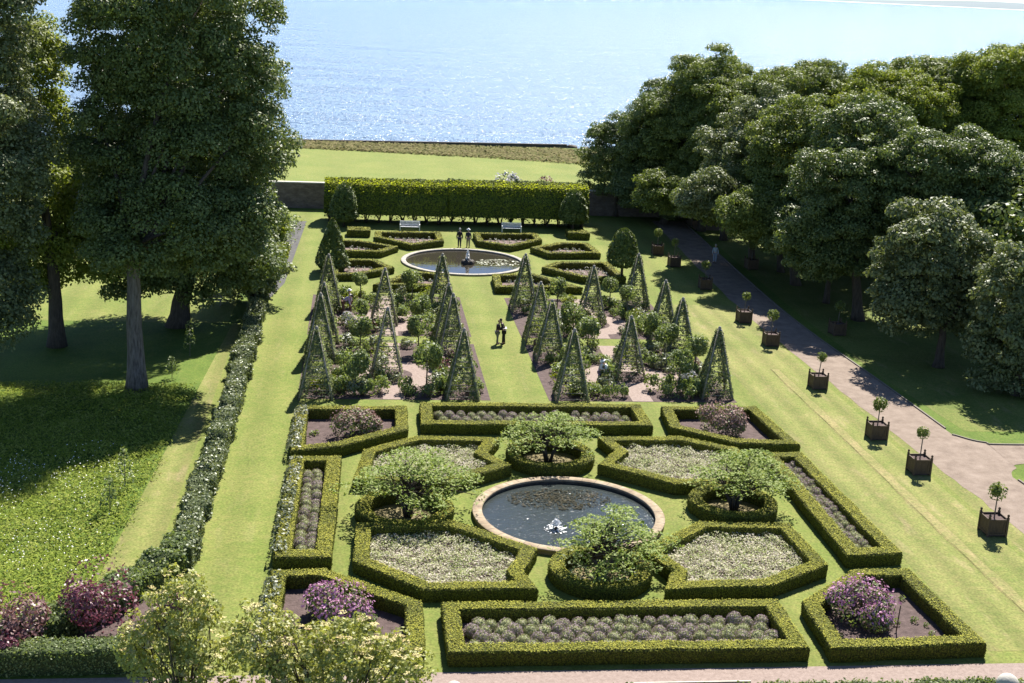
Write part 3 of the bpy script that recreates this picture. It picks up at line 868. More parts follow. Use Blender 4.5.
# small weeds on the bare soil
wm = [plant_mesh('weed', .13, .2, .09, 34, [(SHRUB, 1, False)], 40 + i) for i in range(3)]
for k, lab in (('C', 'small weed on bare soil beside the back left dusky shrub'), ('F', 'small weed on bare soil beside the front right magenta shrub'), ('E', 'small weed on bare soil beside the front left magenta shrub')):
    rg = np.random.default_rng(ord(k) + 5)
    x, y = scatter(inset(beds[k][0], 1.0), 16, rg)
    for a, b in list(zip(x, y))[:9]:
        obj_from('weed', wm[int(rg.random() * 2.99)], (a, b, .02), lab, 'weed', 'weeds on the bare soil', rg.random() * 6, (.6 + rg.random(),) * 3)
# stake beside the front right shrub
mb = MB(); mb.tube([(21.75, 45.3, 0), (21.8, 45.32, 1.15)], .025, OAK, 6)
tag(mb.build('stake'), 'thin wooden stake beside the front right magenta shrub', 'stake')

# ---- near pool
def pool(cx, cy, r_out, rim_w, rim_h, water_z, label, rim_mat, wall_mat, water_mat_):
    t = empty('round_pool', (cx, cy, 0), label, 'pool')
    mb = MB()
    ri = r_out - rim_w
    mb.lathe([(r_out - .03, 0), (r_out - .03, rim_h - .09), (r_out, rim_h - .08), (r_out, rim_h - .015), (r_out - .02, rim_h), (ri + .02, rim_h + .002), (ri, rim_h - .015), (ri, rim_h - .1)], (0, 0, 0), rim_mat, 72)
    # joints between the coping stones
    for i in range(40):
        a = 2 * math.pi * i / 40
        mb.box(((ri + r_out) / 2 * math.cos(a), (ri + r_out) / 2 * math.sin(a), rim_h + .001), (rim_w * .96, .018, .008), STONE_DARK, a)
    mb.build('rim', t)
    mb = MB()
    mb.lathe([(ri + .02, rim_h - .08), (ri + .02, water_z - .25)], (0, 0, 0), wall_mat, 72)
    mb.build('basin_wall', t)
    w = sheet('pool_water', circ(cx, cy, ri + .05, 72), water_z, water_mat_)
    return ri
ri1 = pool(10.15, 56.95, 4.60, .46, .28, .06, 'round pool with worn sandy stone rim in the near parterre', STONE, STONE_DARK, POOL_WATER)
rg = np.random.default_rng(77); mb = MB()
k = 760; a = rg.random(k) * 6.28; q = rg.random(k) ** .7
P = np.stack([10.0 + 2.6 * q * np.cos(a), 59.0 + 1.35 * q * np.sin(a), np.full(k, .092) + rg.random(k) * .015], 1)
mb.cards(P, np.tile([0, 0, 1], (k, 1)), .12, PAD, rg, .12, .85)
tag(mb.build('water_weed'), 'dark floating weed at the back of the near pool', 'water plants', kind='stuff')
def fountain(x, y, wz, h, lab, rock=.35, seed=1):
    t = empty('fountain', (x, y, wz), lab, 'fountain', 'pool fountains')
    mb = MB()
    rg = np.random.default_rng(seed)
    for i in range(7):
        an = i * .9; mb.blob((rock * .9 * math.cos(an), rock * .9 * math.sin(an), .05), (rock * .6, rock * .55, rock * .7), STONE_DARK, .2, 9, 6, i)
    mb.blob((0, 0, .2), (rock * .7, rock * .7, rock * .8), STONE_DARK, .2, 9, 6, 9)
    mb.build('rock_base', t)
    mb = MB()
    d = ellipsoid_points(260, rg, -.9); z = rg.random(len(d))
    P = np.stack([d[:, 0] * (.05 + .22 * (1 - z)) , d[:, 1] * (.05 + .22 * (1 - z)), .25 + z * h], 1)
    mb.cards(P, d, .11, FOAM, rg, .4)
    mb.tube([(0, 0, .2), (0, 0, .25 + h * .6), (0, 0, .25 + h)], [.1, .07, .03], FOAM, 8)
    mb.build('water_jet', t)
    mb = MB(); k = 80; a = rg.random(k) * 6.28; q = .1 + .5 * rg.random(k)
    mb.cards(np.stack([q * np.cos(a), q * np.sin(a), np.full(k, .03)], 1), np.tile([0, 0, 1], (k, 1)), .1, FOAM, rg, .2)
    mb.build('splash', t)
    return t
_f = at(556, 529, .06)
fountain(_f[0], _f[1], .06, .22, 'low splashing jet in the near pool behind the front tree', .06, 3)

# ---- far pool
ri2 = pool(9.45, 114.5, 5.65, .42, .16, .0, 'round pool with pale stone rim in the far parterre', rough_mat('far_pool_stone', [(0.3, (0.24, 0.22, 0.19)), (0.7, (0.40, 0.37, 0.32))], 2.0, 0.85, 0.3), STONE_DARK, POOL_CALM)
sheet('basin_floor', circ(9.45, 114.5, 5.6, 48), .006, SOIL)   # under the water
for o in bpy.data.objects:
    if o.name.startswith('pool_water') and abs(o.data.vertices[0].co.z) < .001: o.location.z = .03
fountain(9.75, 114.0, .03, 1.0, 'white fountain jet on dark rocks in the far pool', .42, 5)
rg = np.random.default_rng(78); mb = MB()
k = 150; a = rg.random(k) * 6.28; q = np.sqrt(rg.random(k))
mb.cards(np.stack([12.6 + 2.0 * q * np.cos(a), 114.6 + 1.5 * q * np.sin(a), np.full(k, .045) + rg.random(k) * .02], 1), np.tile([0, 0, 1], (k, 1)), .24, PAD_PALE, rg, .1, .85)
tag(mb.build('lily_pads'), 'pale lily pads in the right half of the far pool', 'water plants', kind='stuff')

# ================================================================== FAR PARTERRE
far = [
 ([(1.55, 122.7), (4.8, 119.2), (8.05, 121.6), (8.0, 126.0), (1.6, 125.6)], 'box hedge bed behind the far pool, in front of the left bench'),
 ([(11.3, 121.7), (14.3, 119.6), (17.7, 123.2), (17.6, 126.4), (11.2, 126.0)], 'box hedge bed behind the far pool, in front of the right bench'),
 ([(-2.2, 115.6), (2.1, 115.7), (3.6, 118.4), (0.2, 120.9), (-2.0, 120.8)], 'box hedge bed left of the far pool, rear one of two'),
 ([(-2.4, 105.9), (-0.1, 106.3), (3.1, 109.3), (1.5, 112.4), (-2.0, 112.2)], 'box hedge bed left of the far pool, nearer one of two'),
 ([(1.2, 102.6), (7.2, 102.7), (7.4, 107.2), (4.5, 108.0)], 'box hedge bed in front of the far pool, left of the grass walk'),
 ([(11.1, 102.5), (18.4, 103.0), (15.0, 108.0), (11.3, 107.4)], 'box hedge bed in front of the far pool, right of the grass walk'),
 ([(17.4, 116.7), (22.5, 117.3), (22.1, 122.1), (19.3, 122.2), (16.1, 119.4)], 'box hedge bed right of the far pool, rear one of two'),
 ([(19.1, 106.8), (22.9, 107.2), (22.4, 113.4), (17.6, 113.1), (16.0, 110.6)], 'box hedge bed right of the far pool, nearer one of two'),
]
bp = [plant_mesh('bedding_plant', .2, .3, .12, 30, [(GREY_GR, .6, False), (WHITE_FL, .12, True)], 60 + i) for i in range(3)]
for i, (p, lab) in enumerate(far):
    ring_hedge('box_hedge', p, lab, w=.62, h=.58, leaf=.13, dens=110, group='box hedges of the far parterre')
    sheet('bed_soil', inset(p, .3), .02, SOIL_PALE)
    q = inset(p, .95); xs = [a[0] for a in q]; ys = [a[1] for a in q]
    rg = np.random.default_rng(i)
    for x in np.arange(min(xs), max(xs), .62):
        for y in np.arange(min(ys), max(ys), .75):
            if in_poly(np.array([x]), np.array([y]), q)[0]:
                s = .7 + .5 * rg.random()
                obj_from('bedding_plant', bp[int(rg.random() * 2.99)], (x + rg.normal(0, .05), y + rg.normal(0, .05), .02), 'pale bedding plant in the ' + lab.replace('box hedge bed ', 'bed ').replace(' of the', ' of').replace('behind the far', 'behind far').replace('in front of the', 'facing'), 'bedding plant', 'bedding plants in far bed ' + lab.replace('box hedge bed ', ''), rg.random() * 6, (s, s, s))

# tall hedges on bare stems behind the benches
def tall_hedge(x0, x1, y, w, z0, h, lab, seed, ends):
    t = empty('tall_hedge', ((x0 + x1) / 2, y, 0), lab, 'hedge', 'tall clipped hedges behind the benches')
    rg = np.random.default_rng(seed); cx = (x0 + x1) / 2
    mb = MB()
    n = 10; L = [(x0 - cx + (x1 - x0) * i / n, w / 2) for i in range(n + 1)]; Q = [(a, -w / 2) for a, _ in L]
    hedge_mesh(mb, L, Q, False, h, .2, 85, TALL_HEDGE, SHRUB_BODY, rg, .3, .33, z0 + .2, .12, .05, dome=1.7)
    k = int((x1 - x0) * 90); x = rg.uniform(x0 - cx, x1 - cx, k)   # ragged underside
    mb.cards(np.stack([x, rg.uniform(-w / 2, w / 2, k), z0 + .5 * rg.random(k) - .3 * np.abs(np.sin(x * 1.7))], 1), np.tile([0, 0, -1.], (k, 1)), .22, TALL_HEDGE, rg, .8)
    k = int((x1 - x0) * 300); x = rg.uniform(x0 - cx, x1 - cx, k); yy = rg.uniform(-.5, .5, k)   # pale growth on the top, its sunlit brightness put into the colour
    mb.cards(np.stack([x, yy * w * .96, h - .10 + 1.72 * np.minimum(1 - (np.abs(2 * yy) - .66) / .34 * .4, 1.0 - .6 * np.abs(yy)) * (np.abs(yy) < .5) - .55 * np.clip((np.abs(2 * yy) - .8) / .2, 0, 1) + np.abs(rg.normal(0, .06, k))], 1), np.tile([0, 0, 1.], (k, 1)), .22, HEDGE_LIT_SHOOTS, rg, .35)
    mb.build('foliage', t)
    for x in np.arange(x0 + .5, x1, 1.25):
        mb = MB()
        for s in range(5):
            a = rg.random() * 6.28
            mb.tube([(x - cx + rg.normal(0, .08), rg.uniform(-w * .3, w * .3), 0), (x - cx + .2 * math.cos(a), rg.uniform(-w * .3, w * .3), z0 * .6), (x - cx + .45 * math.cos(a), rg.uniform(-w * .35, w * .35), z0 + .5)], [.07, .055, .04], BARK_DARK, 5)
        mb.build('stem', t)
tall_hedge(-3.5, 9.0, 133.8, 3.8, .85, 2.8, 'tall clipped hedge on bare stems behind the left bench', 5, 0)
tall_hedge(9.1, 23.7, 133.9, 3.8, .85, 2.9, 'tall clipped hedge on bare stems behind the right bench', 6, 0)

# benches
def bench(x, y, lab):
    t = empty('park_bench', (x, y, 0), lab, 'bench', 'white benches by the tall hedges')
    mb = MB()
    for i in range(4): mb.box((0, -.22 + i * .13, .45), (2.0, .1, .035), WHITE_WOOD)
    mb.build('seat', t)
    mb = MB()
    mb.box((0, .27, .93), (2.0, .05, .09), WHITE_WOOD); mb.box((0, .26, .55), (2.0, .04, .06), WHITE_WOOD)
    for i in range(17): mb.box((-.92 + i * .115, .265, .735), (.075, .022, .31), WHITE_WOOD)
    mb.build('backrest', t)
    for sx in (-.97, .97):
        mb = MB(); mb.box((sx, .0, .66), (.07, .6, .05), WHITE_WOOD); mb.build('armrest', t)
        for sy in (-.24, .25):
            mb = MB(); mb.box((sx, sy, .47 if sy > 0 else .32), (.07, .065, .93 if sy > 0 else .64), WHITE_WOOD); mb.build('leg', t)
    return t
p = at(410, 232); bench(p[0], p[1] + .6, 'white slatted bench in front of the tall hedge, left of the walk')
p = at(512, 233.5); bench(p[0], p[1] + .6, 'white slatted bench in front of the tall hedge, right of the walk')

# topiary cones and domes, each in a small square box hedge
def topiary(base, r, h, trunk, lab, seed, cone):
    t = empty('topiary_tree', base, lab, 'tree', 'clipped topiary trees')
    rg = np.random.default_rng(seed)
    mb = MB(); mb.tube([(0, 0, 0), (0, 0, trunk), (0, 0, h * .7)], [.14, .11, .05], BARK_DARK, 8); mb.build('trunk', t)
    mb = MB(); k = 5200
    z = rg.random(k) ** (1.3 if cone else .95); a = rg.random(k) * 6.28
    prof = (np.sqrt(np.maximum(0, 1 - z ** 2.0)) if not cone else (1 - z) ** .72)
    prof = prof * np.minimum(1, .55 + z * 3.5)
    lump = 1 + .09 * np.sin(a * 5 + z * 9) * np.sin(z * 17 + a * 2)
    q = r * prof * lump * (.78 + .25 * rg.random(k) ** .5)
    P = np.stack([q * np.cos(a), q * np.sin(a), trunk + z * (h - trunk)], 1)
    mb.cards(P, np.stack([np.cos(a), np.sin(a), np.full(k, .5)], 1), .24, CONIFER, rg, .5, up_bias=.2)
    q = q * .7
    mb.build('crown', t)
topiary((-1.5, 130.6, 0), 1.45, 4.4, .6, 'clipped green dome tree at the left end of the tall hedge', 1, False)
topiary((21.9, 130.6, 0), 1.5, 4.4, 1.0, 'clipped green dome tree at the right end of the tall hedge', 2, False)
topiary((-2.2, 109.8, 0), 1.6, 4.6, .15, 'broad clipped cone tree rising behind the left rose garden', 3, True)
topiary((22.6, 107.9, 0), 1.35, 4.7, 1.4, 'clipped dome tree on bare stem behind the right rose garden', 4, False)
for x, y, lab in ((0.0, 126.0, 'small square box hedge beside the left dome tree'), (21.9, 127.4, 'small square box hedge beneath the right dome tree')):
    ring_hedge('box_hedge', [(x - 1.1, y - .9), (x + 1.1, y - .9), (x + 1.1, y + .9), (x - 1.1, y + .9)], lab, w=.7, h=.7, leaf=.13, dens=110, group='small square box hedges')

# garden wall
gw = MB()
WALL = rough_mat('garden_wall_stone', [(0.3, (0.085, 0.065, 0.055)), (0.55, (0.15, 0.12, 0.10)), (0.75, (0.22, 0.18, 0.155))], 1.6, .9, .8, bscale=5, stretch=(1, 1, 2.2))
t = empty('garden_wall', (10, 141, 0), 'long stone wall with pale coping behind the tall hedge', 'wall')
gw.box((15, 0, 1.36), (190, .5, 2.72), WALL); gw.build('masonry', t)
gw = MB(); gw.box((15, 0, 2.78), (190, .66, .12), STONE_PALE, 0, .97); gw.build('coping', t)
# shrubs beyond the wall
p = at(514, 189); me = plant_mesh('shrub', 1.55, 4.0, .3, 1500, [(GREY_GR, 1, False), (WHITE_FL, .35, True)], 21, .55, lumps=4)
obj_from('round_shrub', me, (16.4, 144.2, 0), 'pale grey rounded shrub showing above the garden wall', 'shrub')
me = plant_mesh('shrub', 1.4, 3.8, .3, 500, [(DUSKY_FL, 1, False)], 22, .5)
obj_from('round_shrub', me, (20.9, 144.2, 0), 'thin brownish shrub showing above the garden wall', 'shrub')

# ================================================================== ROSE GARDENS
GXL, GXR = (-3.5, 8.1), (11.7, 23.5)
for (x0, x1) in (GXL, GXR):
    for y0, y1 in ((74.7, 87.3), (89.2, 101.2)):
        sheet('bed_soil', rect(x0, x1, y0, y1), .012, SOIL)
        cx = (x0 + x1) / 2 - .05; cy = 79.8 if y0 < 80 else 93.2
        n = 36; vv = []; fc = []
        g = MB()
        for i in range(n):
            a = 2 * math.pi * i / n
            vv += [(cx + 1.3 * math.cos(a), cy + 1.3 * math.sin(a), .02), (cx + 3.0 * math.cos(a), cy + 2.9 * math.sin(a), .02)]
        fc = [(2 * i, 2 * i + 1, (2 * i + 3) % (2 * n), (2 * i + 2) % (2 * n)) for i in range(n)]
        g.add(vv, fc, GRAVEL)
        g.add([(cx - .65, y0, .024), (cx + .65, y0, .024), (cx + .65, cy - 2.6, .024), (cx - .65, cy - 2.6, .024)], [(0, 1, 2, 3)], GRAVEL)
        g.add([(cx - .65, cy + 2.6, .024), (cx + .65, cy + 2.6, .024), (cx + .65, y1, .024), (cx - .65, y1, .024)], [(0, 1, 2, 3)], GRAVEL)
        g.add([(x0 + 1.6, cy - .6, .028), (cx - 2.8, cy - .6, .028), (cx - 2.8, cy + .6, .028), (x0 + 1.6, cy + .6, .028)], [(0, 1, 2, 3)], GRAVEL)
        g.add([(cx + 2.8, cy - .6, .028), (x1 - 1.6, cy - .6, .028), (x1 - 1.6, cy + .6, .028), (cx + 2.8, cy + .6, .028)], [(0, 1, 2, 3)], GRAVEL)
        struct('garden_path', g)

def obelisk(loc, lab, h, w, seed, cover, rz):
    t = empty('garden_obelisk', loc, lab, 'obelisk', 'wooden trellis obelisks', rz)
    rg = np.random.default_rng(seed)
    hw = w / 2
    cor = [(-hw, -hw), (hw, -hw), (hw, hw), (-hw, hw)]
    f = .09
    pt = lambda i, s: (cor[i][0] * (1 - s * (1 - f)), cor[i][1] * (1 - s * (1 - f)), s * h)
    for i in range(4):
        mb = MB(); mb.tube([pt(i, 0), pt(i, 1)], [.075, .055], WOOD, 5); mb.build('post', t)
    for s in np.linspace(.06, .9, 11):
        mb = MB()
        for i in range(4):
            mb.tube([pt(i, s), pt((i + 1) % 4, s)], .022, WOOD, 4)
        mb.build('rail', t)
    mb = MB(); mb.blob((0, 0, h + .06), (.11, .11, .14), WOOD, .02, 8, 6, 1); mb.box((0, 0, h - .03), (.24, .24, .06), WOOD); mb.build('finial', t)
    mb = MB()
    k = int(8500 * cover)
    s = 1 - rg.random(k) ** .8 * .98
    e = (rg.random(k) * 4).astype(int); c0 = np.array(cor)
    tt = np.where(rg.random(k) < .62, np.where(rg.random(k) < .5, rg.random(k) ** 2 * .25, 1 - rg.random(k) ** 2 * .25), rg.random(k))
    dens = np.array([mnoise.noise(Vector((a * 1.3, b * 2.1, seed))) for a, b in zip(e * 2 + tt * 2, s * 3)])
    keep = rg.random(k) < .55 + dens * .9 + (s > .72) * .4 + np.isin(e, (1, 2, 3)) * .12 - (e == 0) * .14
    s, e, tt = s[keep], e[keep], tt[keep]
    A = c0[e]; B = c0[(e + 1) % 4]
    xy = (A + (B - A) * tt[:, None]) * (1 - s * (1 - f))[:, None]
    nrm = np.array([(0, -1), (1, 0), (0, 1), (-1, 0)])[e]
    xy = xy + nrm * np.abs(rg.normal(0, .06, len(s)))[:, None]
    mb.cards(np.stack([xy[:, 0], xy[:, 1], s * h], 1), np.concatenate([nrm, np.full((len(s), 1), .4)], 1), .14, CLIMB, rg, .6)
    mb.build('climbing_plant', t)
    return t
obs = [
 (-2.4, 75.4, 'front left corner of the left rose garden', 1.0), (-2.4, 83.2, 'left edge of the left rose garden, second from the front', 1.1), (-2.3, 87.8, 'left edge of the left rose garden, third from the front', 1.1), (-2.2, 96.4, 'rear left corner of the left rose garden', 1.0),
 (1.9, 79.7, 'front centre of the left rose garden', .35), (1.95, 92.8, 'rear centre of the left rose garden', .5),
 (6.4, 75.5, 'front right corner of the left rose garden by the walk', .9), (6.3, 83.8, 'walk side of the left rose garden, second from the front', .7), (6.3, 88.3, 'walk side of the left rose garden, third from the front', .8), (6.4, 97.5, 'rear right corner of the left rose garden', 1.0),
 (13.1, 75.2, 'front left corner of the right rose garden by the walk', .9), (13.0, 84.0, 'walk side of the right rose garden, second from the front', .8), (12.8, 88.5, 'walk side of the right rose garden, third from the front', .7), (12.8, 97.4, 'rear left corner of the right rose garden', .9),
 (17.6, 80.0, 'front centre of the right rose garden', .75), (17.6, 94.3, 'rear centre of the right rose garden', .7),
 (22.4, 76.2, 'front right corner of the right rose garden', 1.1), (22.3, 85.3, 'lawn side of the right rose garden, second from the front', .9), (22.1, 89.8, 'lawn side of the right rose garden, third from the front', .9), (21.9, 98.5, 'rear right corner of the right rose garden', 1.0)]
for i, (x, y, lab, cv) in enumerate(obs):
    obelisk((x, y, 0), 'leafy trellis obelisk at the ' + lab if cv > .6 else 'sparsely covered trellis obelisk at the ' + lab, 4.15 + .2 * math.sin(i * 2.1), 1.95, 100 + i, cv, .04 * math.sin(i))

# mop-headed standards
mop_heads = [plant_mesh('crown', .82, 1.64, .16, 1700, [(MOP, 1, False)], 31 + i, .5, .6, -1.0, lumps=3) for i in range(3)]
def mophead(x, y, r, hgt, lab, i):
    t = empty('standard_tree', (x, y, 0), lab, 'tree', 'mop-headed standard trees')
    mb = MB(); mb.tube([(0, 0, 0), (.02, 0, hgt * .5), (0, .02, hgt)], [.05, .042, .035], BARK, 6); mb.build('trunk', t)
    o = obj_from('crown', mop_heads[i % 3], (0, 0, hgt - .82 * r / .82), None, None, rz=i * 1.3, scale=(r / .82,) * 3, parent=t)
mops = [(-0.1, 76.0, .86, 2.0, 'dense mop-headed standard at the front of the left rose garden, left of its path'), (4.3, 77.0, .82, 2.1, 'dense mop-headed standard at the front of the left rose garden, right of its path'),
 (0.2, 84.5, .72, 1.95, 'mop-headed standard behind the front centre obelisk, left rose garden, left side'), (4.1, 84.7, .76, 2.0, 'mop-headed standard behind the front centre obelisk, left rose garden, right side'),
 (0.2, 98.3, .5, 2.0, 'thin mop-headed standard at the back left of the left rose garden'), (4.2, 98.7, .72, 2.0, 'mop-headed standard at the back right of the left rose garden'),
 (0.2, 91.0, .6, 1.6, 'small mop-headed standard left of the rear centre obelisk, left rose garden'), (4.5, 91.2, .7, 1.7, 'mop-headed standard right of the rear centre obelisk, left rose garden'),
 (20.3, 77.0, .78, 2.0, 'dense mop-headed standard beside the front right corner obelisk'), (22.3, 80.8, .76, 2.0, 'mop-headed standard behind the front right corner obelisk'),
 (20.4, 86.5, .75, 2.0, 'mop-headed standard right of the middle of the right rose garden'), (15.9, 85.8, .8, 1.7, 'mop-headed standard left of the middle of the right rose garden'),
 (20.6, 95.5, .6, 2.0, 'mop-headed standard beside the rear centre obelisk, right rose garden'), (15.5, 89.8, .8, 1.6, 'broad mop-headed standard behind the cross path, right rose garden'),
 (19.9, 99.0, .6, 1.8, 'small mop-headed standard at the back of right rose garden, right of centre'), (15.6, 98.3, .65, 1.8, 'small mop-headed standard at the back of right rose garden, left of centre'),
 (20.9, 83.8, .68, 1.9, 'mop-headed standard near the second lawn side obelisk, right rose garden')]
for i, m in enumerate(mops): mophead(m[0], m[1], m[2] * 1.12, m[3], m[4], i)

# herbaceous clumps and small roses
kinds = [('green', [(SHRUB, 1, False)]), ('mid green', [(MOP, 1, False)]), ('yellow green', [(YEL_GR, 1, False)]), ('grey green', [(GREY_GR, 1, False)]),
         ('white flowered', [(SHRUB, .7, False), (WHITE_FL, .35, True)]), ('red flowered', [(SHRUB, .8, False), (RED_FL, .35, True)]), ('pinkish', [(PINKISH_LF, .6, False), (SHRUB, .4, False)])]
kmesh = [[plant_mesh('rose_bush', .55, .8, .15, 330, m, 200 + i * 5 + j, .4, lumps=3) for j in range(2)] for i, (n_, m) in enumerate(kinds)]
def clump(x, y, ki, sx, sz, side, rgv):
    obj_from('rose_bush', kmesh[ki][int(rgv * 1.99)], (x, y, .01), f'small {kinds[ki][0]} leafy clump planted in the {side} rose garden', 'bush', f'{kinds[ki][0]} clumps in the {side} rose garden', rgv * 6.28, (sx, sx, sz))
# clumps along the front edges, as photographed
for x, y, s, sz in ((-.9, 75.6, 1.0, 1.25), (.1, 75.5, 1.1, 1.25), (1.0, 75.7, .9, 1.2), (3.4, 75.5, 1.1, 1.0), (4.4, 75.5, 1.0, 1.0), (5.3, 76.0, 1.0, 1.4)):
    clump(x, y, 0 if s > 1 else 1, s, sz, 'left', (x * 3.7) % 1)
for x, y, s, sz in ((14.6, 75.6, 1.1, 1.1), (15.6, 75.6, .9, 1.3), (16.3, 75.7, .9, 1.2), (16.1, 78.2, 1.4, 1.7), (19.4, 75.8, 1.1, 1.1), (20.4, 75.6, 1.2, 1.2), (21.3, 76.1, 1.1, 1.5), (14.2, 82.0, 1.5, 1.9)):
    clump(x, y, 1 if s > 1 else 0, s, sz, 'right', (x * 3.7) % 1)
rg = np.random.default_rng(55)
placed = []
for side, (x0, x1), cx in (('left', GXL, 2.25), ('right', GXR, 17.55)):
    cnt = 0
    for _ in range(9000):
        if cnt >= 118: break
        x = rg.uniform(x0 + .9, x1 - .8); y = rg.uniform(75.8, 100.8)
        if 86.9 < y < 89.6: continue
        cy = 79.8 if y < 88 else 93.2
        rr = math.hypot(x - cx, y - cy)
        if 1.7 < rr < 2.75: continue
        if rr <= 1.5 and rg.random() < .7: continue
        if abs(x - cx) < .65 and rr > 2: continue
        if any((x - o[0]) ** 2 + (y - o[1]) ** 2 < .5 for o in obs): continue
        if any((x - q[0]) ** 2 + (y - q[1]) ** 2 < .36 for q in placed): continue
        if side == 'right' and 77.6 < y < 80.6 and 14.6 < x < 16.6: continue
        if side == 'left' and 93.0 < y < 95.5 and -1.9 < x < .4: continue
        placed.append((x, y)); cnt += 1
        ki = int(rg.choice(7, p=[.27, .30, .13, .24, .02, .0, .04]))
        clump(x, y, ki, .75 + .6 * rg.random(), .7 + .75 * rg.random(), side, rg.random())

# ================================================================== PLANTERS ALONG THE DRIVE
def make_planter(loc, lab, rz):
    t = empty('tree_planter', loc, lab, 'planter', 'square wooden planters along the drive', rz)
    s = .92
    for i in range(4):
        a = i * math.pi / 2
        mb = MB()
        for k in range(6):
            u = -s / 2 + .06 + (s - .12) * (k + .5) / 6
            mb.box((u * math.cos(a) + s / 2 * math.sin(a), u * math.sin(a) - s / 2 * math.cos(a), .5), ((s - .12) / 6 - .008, .035, .74), OAK, a)
        for z in (.16, .86):
            mb.box((s / 2 * 1.03 * math.sin(a), -s / 2 * 1.03 * math.cos(a), z), (s - .1, .05, .09), OAK, a)
        mb.build('side_panel', t)
    for sx in (-1, 1):
        for sy in (-1, 1):
            mb = MB(); mb.box((sx * s / 2, sy * s / 2, .5), (.1, .1, 1.0), OAK); mb.lathe([(.0, 1.17), (.05, 1.14), (.065, 1.09), (.05, 1.04), (.03, 1.0), (.06, .99)], (sx * s / 2, sy * s / 2, 0), OAK, 10)
            mb.build('corner_post', t)
    mb = MB(); mb.box((0, 0, .42), (s - .06, s - .06, .78), SOIL); mb.build('soil', t)
    return t
bayc = plant_mesh('crown', .42, .84, .12, 620, [(TREE_B, .7, False), (SHRUB, .4, False)], 71, .5, .6, -1.0, lumps=3)
def bay(loc, lab, h, r, rz, lean):
    t = empty('bay_tree', loc, lab, 'tree', 'small standard trees in the planters', rz)
    mb = MB(); mb.tube([(0, 0, 0), (lean * .4, 0, h * .5), (lean, 0, h)], [.035, .03, .025], BARK, 6); mb.build('trunk', t)
    obj_from('crown', bayc, (lean, 0, h - .36 * r / .42), None, None, scale=(r / .42, r / .42, r / .42 * 1.05), parent=t)
pl = [(30.5, 54.9, 'nearest', 1.0), (30.2, 62.9, 'second nearest', 1.0), (30.0, 68.4, 'third nearest', 1.0), (29.8, 78.0, 'fourth nearest', 1.0), (29.8, 88.2, 'fifth nearest', .9), (29.7, 94.8, 'sixth nearest', 1.0), (29.5, 105.9, 'seventh nearest', 1), (28.9, 114.9, 'eighth nearest', 1), (28.5, 120.2, 'farthest', 1)]
for i, (x, y, w, s) in enumerate(pl):
    make_planter((x, y, 0), f'square wooden planter, {w} in the row on the lawn side of the drive', .05 * math.sin(i * 3))
    bay((x, y, .8), f'round headed little tree in the {w} planter on the lawn side', 1.25 + .12 * math.sin(i * 2), .40 + .05 * math.cos(i * 3), i, .1 * math.sin(i * 1.7))
for i, (x, y, w) in enumerate([(36.0, 91.5, 'nearer'), (33.9 + 2.2, 114.5, 'farther')]):
    make_planter((x, y, 0), f'square wooden planter in the shade across the drive, {w} one', .1)
    bay((x, y, .8), f'round headed little tree in the {w} planter across the drive', 1.3, .42, i, .05)

# ================================================================== SMALL SPREADING TREES OF THE PARTERRE
def spreading(base, px, rad, hgt, lab, seed):
    """fine leaved tree: forked stems fanning out into flat tiers"""
    rg = np.random.default_rng(seed)
    t = empty('feathery_tree', (*base, 0), lab, 'tree', 'feathery trees round the near pool')
    tm = MB(); cm = MB()
    tips = []
    k = 62
    for i in range(k):
        a = i * 2.399 + rg.normal(0, .35); q = rad * math.sqrt((i + .6) / k) * (.72 + .42 * rg.random())
        top = 1 - .5 * (q / rad) ** 1.6
        tier = (.52, .7, .86, 1.0)[int(rg.random() * 3.99)]
        z = hgt * (.30 + (top - .30) * tier) + rg.normal(0, .07)
        tips.append((q * math.cos(a) + px[0], q * math.sin(a) + px[1], z))
    stems = 5
    for sidx in range(stems):
        a = 6.28 * sidx / stems + rg.random()
        fork = Vector((.55 * math.cos(a), .55 * math.sin(a), hgt * .33))
        tm.tube([(0.1 * math.cos(a), .1 * math.sin(a), -.05), fork * .5 + Vector((0, 0, .1)), fork], [.1, .075, .06], BARK_DARK, 6)
        for tp in tips[sidx::stems]:
            tp = Vector(tp); m = fork.lerp(tp, .5) + Vector((0, 0, .25))
            tm.tube([fork, m, tp], [.04, .028, .012], BARK_DARK, 5)
    tm.build('trunk', t)
    for tp in tips:
        rr = rad * (.16 + .16 * rg.random()); n = int(50 * (rr / .55) ** 2) + 9
        a = rg.random(n) * 6.28; q = rr * np.sqrt(rg.random(n))
        sx = .6 + .8 * rg.random()
        P = np.stack([tp[0] + q * np.cos(a) * sx, tp[1] + q * np.sin(a) / sx, tp[2] + .08 - .2 * (q / rr) ** 2 + rg.normal(0, .05, n)], 1)
        cm.cards(P, np.tile([0, 0, 1.], (n, 1)), .16, MAPLE, rg, .4, .5)
    cm.build('crown', t)
spreading((2.5, 57.0), (.25, .2), 2.85, 3.2, 'pale feathery tree in the round hedge left of the pool', 1)
spreading((10.2, 64.3), (.1, .1), 2.4, 2.8, 'pale feathery tree in the round hedge behind the pool', 2)
spreading((18.5, 57.7), (.5, .1), 2.6, 3.0, 'pale feathery tree in the round hedge right of the pool', 3)
spreading((10.6, 50.4), (.45, -.2), 2.4, 3.1, 'dense feathery tree in the round hedge in front of pool', 4)
mb = MB(); rg = np.random.default_rng(91); k = 700   # undergrowth inside the front ring
a = rg.random(k) * 6.28; q = 1.9 * np.sqrt(rg.random(k))
mb.cards(np.stack([10.5 + q * np.cos(a), 50.3 + q * np.sin(a), .15 + .75 * rg.random(k)], 1), np.tile([0, -.3, 1.], (k, 1)), .16, SHRUB, rg, .7)
